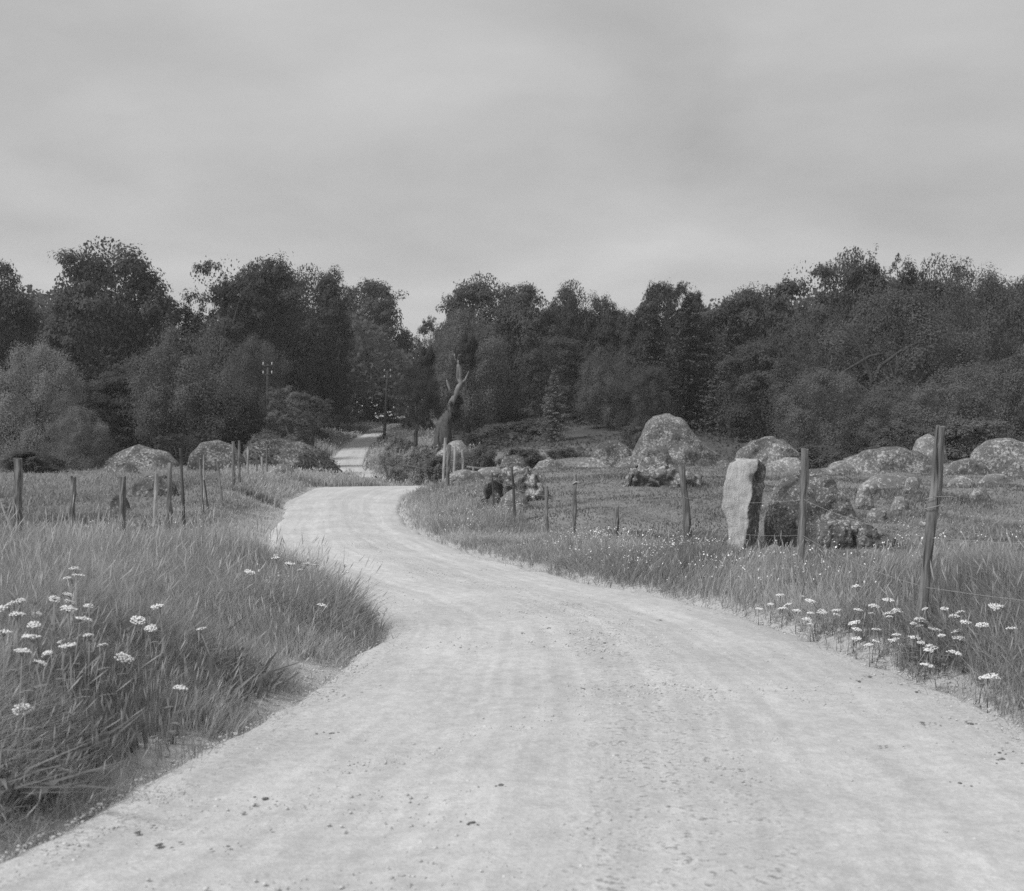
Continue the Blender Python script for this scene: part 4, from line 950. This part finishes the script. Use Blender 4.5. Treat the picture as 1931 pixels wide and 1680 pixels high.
# small forked tree and the old leaning pollard right of the far road
def forked():
    d = 88; b_ = P(785, 848, d); g = gz(b_.x, d); root = link('forked_tree', None, None, None, 'small forked tree with thin dark stems beside the far road', 'tree', TR); root.location = (b_.x, d, g)
    mb = MB()
    def w(px, py, dy=0): q = P(px, py, d + dy); return (q.x - b_.x, dy, q.z - g)
    mb.tube([w(784, 858), w(784, 820), w(787, 800)], [.17, .14, .12], 8, .1)
    mb.tube([w(787, 800), w(784, 770, .4), w(780, 720, .6)], [.10, .07, .03], 7); mb.tube([w(787, 802), w(795, 775, -.4), w(806, 735, -.7)], [.10, .06, .02], 7); mb.tube([w(786, 800), w(776, 770, -.4), w(766, 740, -.6)], [.08, .05, .02], 6)
    link('trunk', mb.mesh('trunk'), M['bark'], root)
    c = link('crown', SOFT[1][0], None, root); z = P(0, 745, d).z - g; c.location = (.1, 0, z); c.scale = (1.8, 1.8, 2.0); c['tone'] = .09
forked()
def pollard():
    d = 100; b_ = P(838, 850, d); g = gz(b_.x, d); root = link('old_pollard_tree', None, None, None, 'old leaning pollard with a bare broken grey limb', 'tree', TR); root.location = (b_.x, d, g)
    def w(px, py, dy=0): q = P(px, py, d + dy); return (q.x - b_.x, dy, q.z - g)
    mb = MB(); mb.tube([w(836, 865), w(836, 835), w(838, 800), w(846, 775)], [.95, .75, .6, .42], 12, .2, 3); link('trunk', mb.mesh('trunk'), M['bark'], root)
    mb = MB(); mb.tube([w(840, 800), w(846, 775), w(856, 750), w(866, 728), w(870, 722), w(866, 712), w(866, 690), w(868, 668)], [.45, .34, .27, .22, .20, .22, .24, .20], 10, .2, 5); link('limb', mb.mesh('limb'), M['bark_pale'], root)
    mb = MB(); mb.tube([w(835, 810), w(818, 790, .5), w(806, 740, .8), w(814, 690, 1), w(816, 672, 1)], [.35, .26, .2, .16, .12], 9, .2, 8); link('limb', mb.mesh('limb'), M['bark_pale'], root)
    mb = MB(); mb.tube([w(858, 748), w(848, 735, -.3), w(842, 716, -.5)], [.16, .12, .05], 7, .2, 4); mb.tube([w(868, 725), w(878, 716, -.2), w(884, 700, -.3)], [.14, .09, .04], 7, .2, 6); mb.tube([w(866, 690), w(858, 676, .2), w(857, 660, .3)], [.14, .09, .04], 7, .2, 9); link('broken_stubs', mb.mesh('broken_stubs'), M['bark_pale'], root)
    for px, py, s_, sc in ((878, 668, 1.0, 1.7), (800, 690, .9, 1.6), (850, 770, 1, 1.3)):
        c = link('crown', BUSH[1][0], None, root); q = w(px, py, .6); c.location = q; c.scale = (s_, s_, sc); c['tone'] = .09
pollard()

W_ = [o for o in bpy.data.objects if o.get('label', '').startswith('large arching willow')][0]
for pl in ([(1640, 860), (1650, 760), (1640, 700), (1622, 655), (1603, 627), (1572, 598), (1539, 581)], [(1640, 730), (1660, 690), (1701, 660), (1735, 645), (1775, 617), (1800, 612)], [(1660, 668), (1640, 672), (1600, 695), (1554, 722)]):
    dd_ = 77.3; mb = MB(); mb.tube([(P(a_, c_, dd_) - W_.location)[:] for a_, c_ in pl], np.linspace(.13, .03, len(pl)), 7, .15, 2); link('limb', mb.mesh('limb'), M['tarred'], W_)
r = np.random.default_rng(77); px = r.uniform(-150, 2100, 70000); d = r.uniform(62, 150, 70000); x = (px - CXP) / FPX * d; e = edge_dist(x, d); nn = fbm(np.stack([x * .25, d * .25, x * 0], 1), 61, 3)
k = (e > np.where(d > 92, 7, 3)) & ((px > 700) | (d > 64)) & (nn > -.15); x, d, nn = x[k], d[k], nn[k]
v, f = leaf_quads(np.stack([x, d, ground(x, d) + r.uniform(size=len(x)) * (.15 + .9 * np.clip(nn + .15, 0, 1))], 1), r.normal(0, .6, (len(x), 3)) + (0, -.2, .8), r.uniform(.06, .16, len(x)) * d / 90, r)
ug = link('undergrowth', mesh_from('undergrowth', v, f, {'tint': ('FACE', r.uniform(size=len(f)))}), M['leaf'], None, 'dark ferny undergrowth below the wood edge', 'undergrowth', None, 'stuff'); ug['tone'] = .13

# the wood behind the edge trees: one mass
r = np.random.default_rng(99); n = 210000
d = r.uniform(150, 215, n); px = r.uniform(-500, 2500, n); x = (px - CXP) / FPX * d
skyl = np.interp(px, [-500, 0, 200, 330, 450, 690, 740, 785, 830, 1000, 1180, 1300, 1500, 1700, 1950, 2500], [560, 560, 540, 640, 560, 600, 640, 680, 650, 600, 620, 590, 570, 530, 560, 560])
zt = EYE - (skyl + 25 * fbm(np.stack([px * .02, d * .05, px * 0], 1), 3, 2) - HOR) / FPX * d
g_ = ground(x, d); z = g_ + (zt - g_) * r.uniform(size=n) ** .8
k = (edge_dist(x, d) > 2.5) | (z > g_ + 4.5); x, d, z = x[k], d[k], z[k]; n = len(x)
v, f = leaf_quads(np.stack([x, d, z], 1), r.normal(size=(n, 3)) + (0, -.3, .4), r.uniform(.22, .5, n), r)
wd = link('woodland', mesh_from('woodland', v, f, {'tint': ('FACE', r.uniform(size=len(f)))}), M['leaf'], None, 'dark wood closing the view behind the edge trees', 'woodland', None, 'stuff'); wd['tone'] = .13

# ------------------------------------------------------------------ white umbel flowers, each a plant
def umbel_meshes(seed):
    r = np.random.default_rng(seed); st, hd = MB(), MB(); H = 1.0
    lean = r.normal(0, .06, 2); st.tube([(0, 0, -.1), (lean[0] * .3, lean[1] * .3, .45), (lean[0], lean[1], .86)], [.004, .0035, .003], 5)
    c = np.array([lean[0], lean[1], .86]); m = 44
    for i in range(m):
        a = i * 2.4; q = .034 * math.sqrt((i + .5) / m) * r.uniform(.85, 1.15); tip = c + (math.cos(a) * q, math.sin(a) * q, .055 - 8 * q * q * .9 + r.normal(0, .003))
        if i % 4 == 0: st.tube([c, tip], .0012, 4, cap=False)
        s_ = r.uniform(.0048, .0072); ring = [tip + (math.cos(t) * s_, math.sin(t) * s_, r.normal(0, .0015)) for t in np.linspace(0, 6.283, 8, endpoint=False)]
        low = [tip + (0, 0, -.004)]; b0 = [tip + (0, 0, .004)]
        V = np.array(ring + b0 + low); F = [(8, j, (j + 1) % 8, (j + 2) % 8) for j in range(0, 8, 2)] + [(9, (j + 2) % 8, (j + 1) % 8, j) for j in range(0, 8, 2)]
        hd.add(V, F)
    lf = MB()
    for i in range(5):
        a = r.uniform(0, 6.28); z = .08 + .13 * i; L_ = .16 - .02 * i
        for t in np.linspace(.2, 1, 6):
            for sgn in (-1, 1):
                p0 = np.array([math.cos(a) * L_ * t, math.sin(a) * L_ * t, z + .08 * t - .06 * t * t]); w_ = np.array([-math.sin(a), math.cos(a), .1]) * sgn * .03 * (1.1 - t)
                al = np.array([math.cos(a), math.sin(a), 0]) * .008
                lf.add([p0 - al, p0 + w_ * .6, p0 + w_ + al, p0 + al], [(0, 1, 2, 3)])
    return st.mesh('stem'), hd.mesh('flower_head', False), lf.mesh('leaves')
UMB = [umbel_meshes(500 + i) for i in range(5)]
for s_, h_, l_ in UMB: s_.materials.append(M['stem']); h_.materials.append(M['petal']); l_.materials.append(M['stem'])
def umbel(px, py, h, lab, grp, i, sc=1.0):
    for h in (h, h * .85, h * .7, h * .55):
        d = find_depth(px, py, h)
        if d is None: return
        if float(edge_dist(np.array([(px - CXP) / FPX * d]), np.array([d]))[0]) > .35: break
    q = P(px, py, d); g = gz(q.x, d); hh = (q.z - g)
    if hh < .15: return
    root = link('yarrow', None, None, None, lab, 'flower', grp); root.location = (q.x, q.y, g); rr_ = random.Random(i * 31 + int(px)); sc *= rr_.uniform(.55, 1.1); root.rotation_euler = (0, 0, i * 1.7)
    S = UMB[i % 5]; k = hh / .91
    for nm, me in zip(('stem', 'flower_head', 'leaves'), S):
        o = link(nm, me, None, root); o.scale = (1, 1, k) if nm != 'flower_head' else (sc, sc, sc)
        if nm == 'flower_head':
            tx, ty = rr_.gauss(0, .22), rr_.gauss(0, .22); o.rotation_euler = (tx, ty, 0); o.location = (-.86 * sc * ty, .86 * sc * tx, hh - .905 * sc)
LF = [(120, 1070), (145, 1073), (107, 1090), (95, 1113), (101, 1122), (143, 1113), (40, 1130), (60, 1131), (77, 1128), (33, 1158), (52, 1161), (138, 1145), (165, 1138), (135, 1156), (120, 1190), (105, 1196), (115, 1206), (180, 1206), (165, 1197), (132, 1214), (35, 1226), (95, 1243), (45, 1297), (60, 1222), (20, 1120), (10, 1190), (5, 1235), (150, 1118)]
ORD = ['first', 'second', 'third', 'fourth', 'fifth', 'sixth', 'seventh', 'eighth', 'ninth', 'tenth', 'eleventh', 'twelfth', 'thirteenth', 'fourteenth', 'fifteenth', 'sixteenth', 'seventeenth', 'eighteenth', 'nineteenth', 'twentieth', 'last']
def drift(pts, zones, h, grp, sc):
    """zones: (test, words); every plant is told by its zone and its place from the top in it"""
    n = 0
    for test, words in zones:
        z_ = sorted([p for p in pts if test(*p)], key=lambda p: p[1])
        for k, (a_, c_) in enumerate(z_): umbel(a_, c_, h, 'white flat-headed yarrow, %s from the top %s' % (ORD[min(k, 20)], words), grp, n, sc); n += 1
drift(LF, [(lambda a_, c_: a_ < 90 and c_ < 1180, 'at the upper left edge of the left bank'), (lambda a_, c_: a_ >= 90 and c_ < 1180, 'in the upper part of the left clump'), (lambda a_, c_: c_ >= 1180, 'in the lower part of the left clump')], .58, 'yarrow clump at the left edge', 1.15)
for i, (a, c, lab) in enumerate([(258, 1111, 'lone white yarrow head above the middle of the left bank'), (310, 1137, 'pale yarrow head right of the lone one on the left bank'), (285, 1153, 'small low yarrow head on the left bank'), (412, 1178, 'single bright white flower head in the middle of the left bank'),
                                 (240, 1183, 'yarrow head right of the dense left clump'), (325, 1297, 'round white flower low on the left bank near the road'), (590, 1125, 'small flower near the road end of the left bank')]): umbel(a, c, .54, lab, 'single flowers on the left bank', i, 1.4)
drift([(508, 1050), (522, 1052), (545, 1062), (580, 1053), (584, 1061), (500, 1070), (630, 1064), (515, 1030), (560, 1059)], [(lambda a_, c_: a_ < 540, 'left in the group at the bank tip'), (lambda a_, c_: a_ >= 540, 'right in the group at the bank tip')], .5, 'yarrow group at the tip of the left bank', 1.2)
RF = [(1507, 1120), (1489, 1126), (1470, 1121), (1453, 1138), (1474, 1135), (1547, 1126), (1535, 1145), (1552, 1150), (1569, 1150), (1539, 1156), (1537, 1167), (1528, 1176), (1627, 1105), (1685, 1129), (1655, 1143), (1627, 1154), (1644, 1150), (1679, 1152), (1681, 1163), (1683, 1170), (1707, 1145), (1722, 1154), (1720, 1169), (1750, 1167), (1745, 1178), (1737, 1176), (1769, 1184), (1726, 1193), (1714, 1196), (1703, 1199), (1692, 1201), (1784, 1195), (1804, 1198), (1735, 1209), (1754, 1216), (1724, 1221), (1743, 1226), (1780, 1216), (1814, 1212), (1644, 1201), (1648, 1206), (1640, 1216), (1608, 1180), (1659, 1183), (1614, 1203), (1806, 1163), (1831, 1169), (1847, 1167), (1875, 1145), (1887, 1130), (1892, 1209), (1769, 1251), (1844, 1266), (1862, 1277), (1748, 1137), (1784, 1137), (1812, 1137), (1430, 1148), (1500, 1152), (1600, 1146), (1910, 1180), (1760, 1174), (1790, 1188)]
drift(RF, [(lambda a_, c_: a_ < 1560, 'at the left end of the right-hand drift'), (lambda a_, c_: 1560 <= a_ < 1665, 'left of the middle of the right-hand drift'), (lambda a_, c_: 1665 <= a_ < 1740, 'just left of the nearest post foot'),
           (lambda a_, c_: 1740 <= a_ < 1800, 'just right of the nearest post foot'), (lambda a_, c_: a_ >= 1800, 'at the right end of the right-hand drift')], .42, 'yarrow drift in the right verge', 1.3)
# tiny far flowers: a speckle nobody could count
r_ = []
for i in range(4):
    mb = MB(); q = np.random.default_rng(600 + i)
    for j in range(5):
        c = np.array([q.normal(0, .12), q.normal(0, .12), q.uniform(.20, .34)]); s_ = q.uniform(.007, .012)
        tz = q.normal(0, .5, 2) * s_; mb.add([c + (s_, 0, tz[0]), c + (0, s_, tz[1]), c + (-s_, 0, -tz[0]), c + (0, -s_, -tz[1]), c + (0, 0, s_ * .8)], [(0, 1, 2, 4), (2, 3, 0, 4)])
    me = mb.mesh('daisy', False); me.materials.append(M['petal']); r_.append(bpy.data.objects.new('daisy', me))
x, y, r = wedge(15000, 11, 44, 740, 1990, 55, .8); e = edge_dist(x, y); q = np.stack([x, y, x * 0], 1)
pr = .5 * np.exp(-((x - FENCE_R(y) + .5) / .8) ** 2) * sstep(-.25, .5, vnoise(q * .8, 5)) + .03 * sstep(-.1, .6, vnoise(q * .35, 9)) * (y < 26)
keep = (x > road_r(y) + .2) & (r.uniform(size=len(x)) < pr) 
put('small_wildflowers', r_, x, y, r, .7, 1.1, 'scattered small white wildflowers along the right fence line', 'flowers', keep=keep)
x, y, r = wedge(5000, 9, 48, 150, 700, 56, .9); e = edge_dist(x, y); q = np.stack([x, y, x * 0], 1)
keep = (x < road_l(y) - .4) & (r.uniform(size=len(x)) < .35 * sstep(-.1, .5, vnoise(q * .7, 15))) & (x > FENCE_L(y))
put('small_wildflowers', r_, x, y, r, .7, 1.1, 'scattered small white wildflowers on the left bank towards the crest', 'flowers', keep=keep)

# ------------------------------------------------------------------ thin haze, added to lift the blacks of the far trees
hv = np.array([(sx, sy, sz) for sx in (-4700, 4700) for sy in (-60, 3600) for sz in (-12, 46)], float)
hf = np.array([(0, 1, 3, 2), (4, 6, 7, 5), (0, 4, 5, 1), (2, 3, 7, 6), (0, 2, 6, 4), (1, 5, 7, 3)])
m, N, L = new_mat('added_haze'); out = N.new('ShaderNodeOutputMaterial'); pv = N.new('ShaderNodeVolumePrincipled')
pv.inputs['Color'].default_value = (.95, .95, .95, 1); pv.inputs['Density'].default_value = .00035; pv.inputs['Anisotropy'].default_value = 0.
L.new(pv.outputs[0], out.inputs['Volume'])
link('haze', mesh_from('haze', hv, hf), m, None, 'thin pale haze added to lighten the dark wood', 'haze', None, 'stuff')
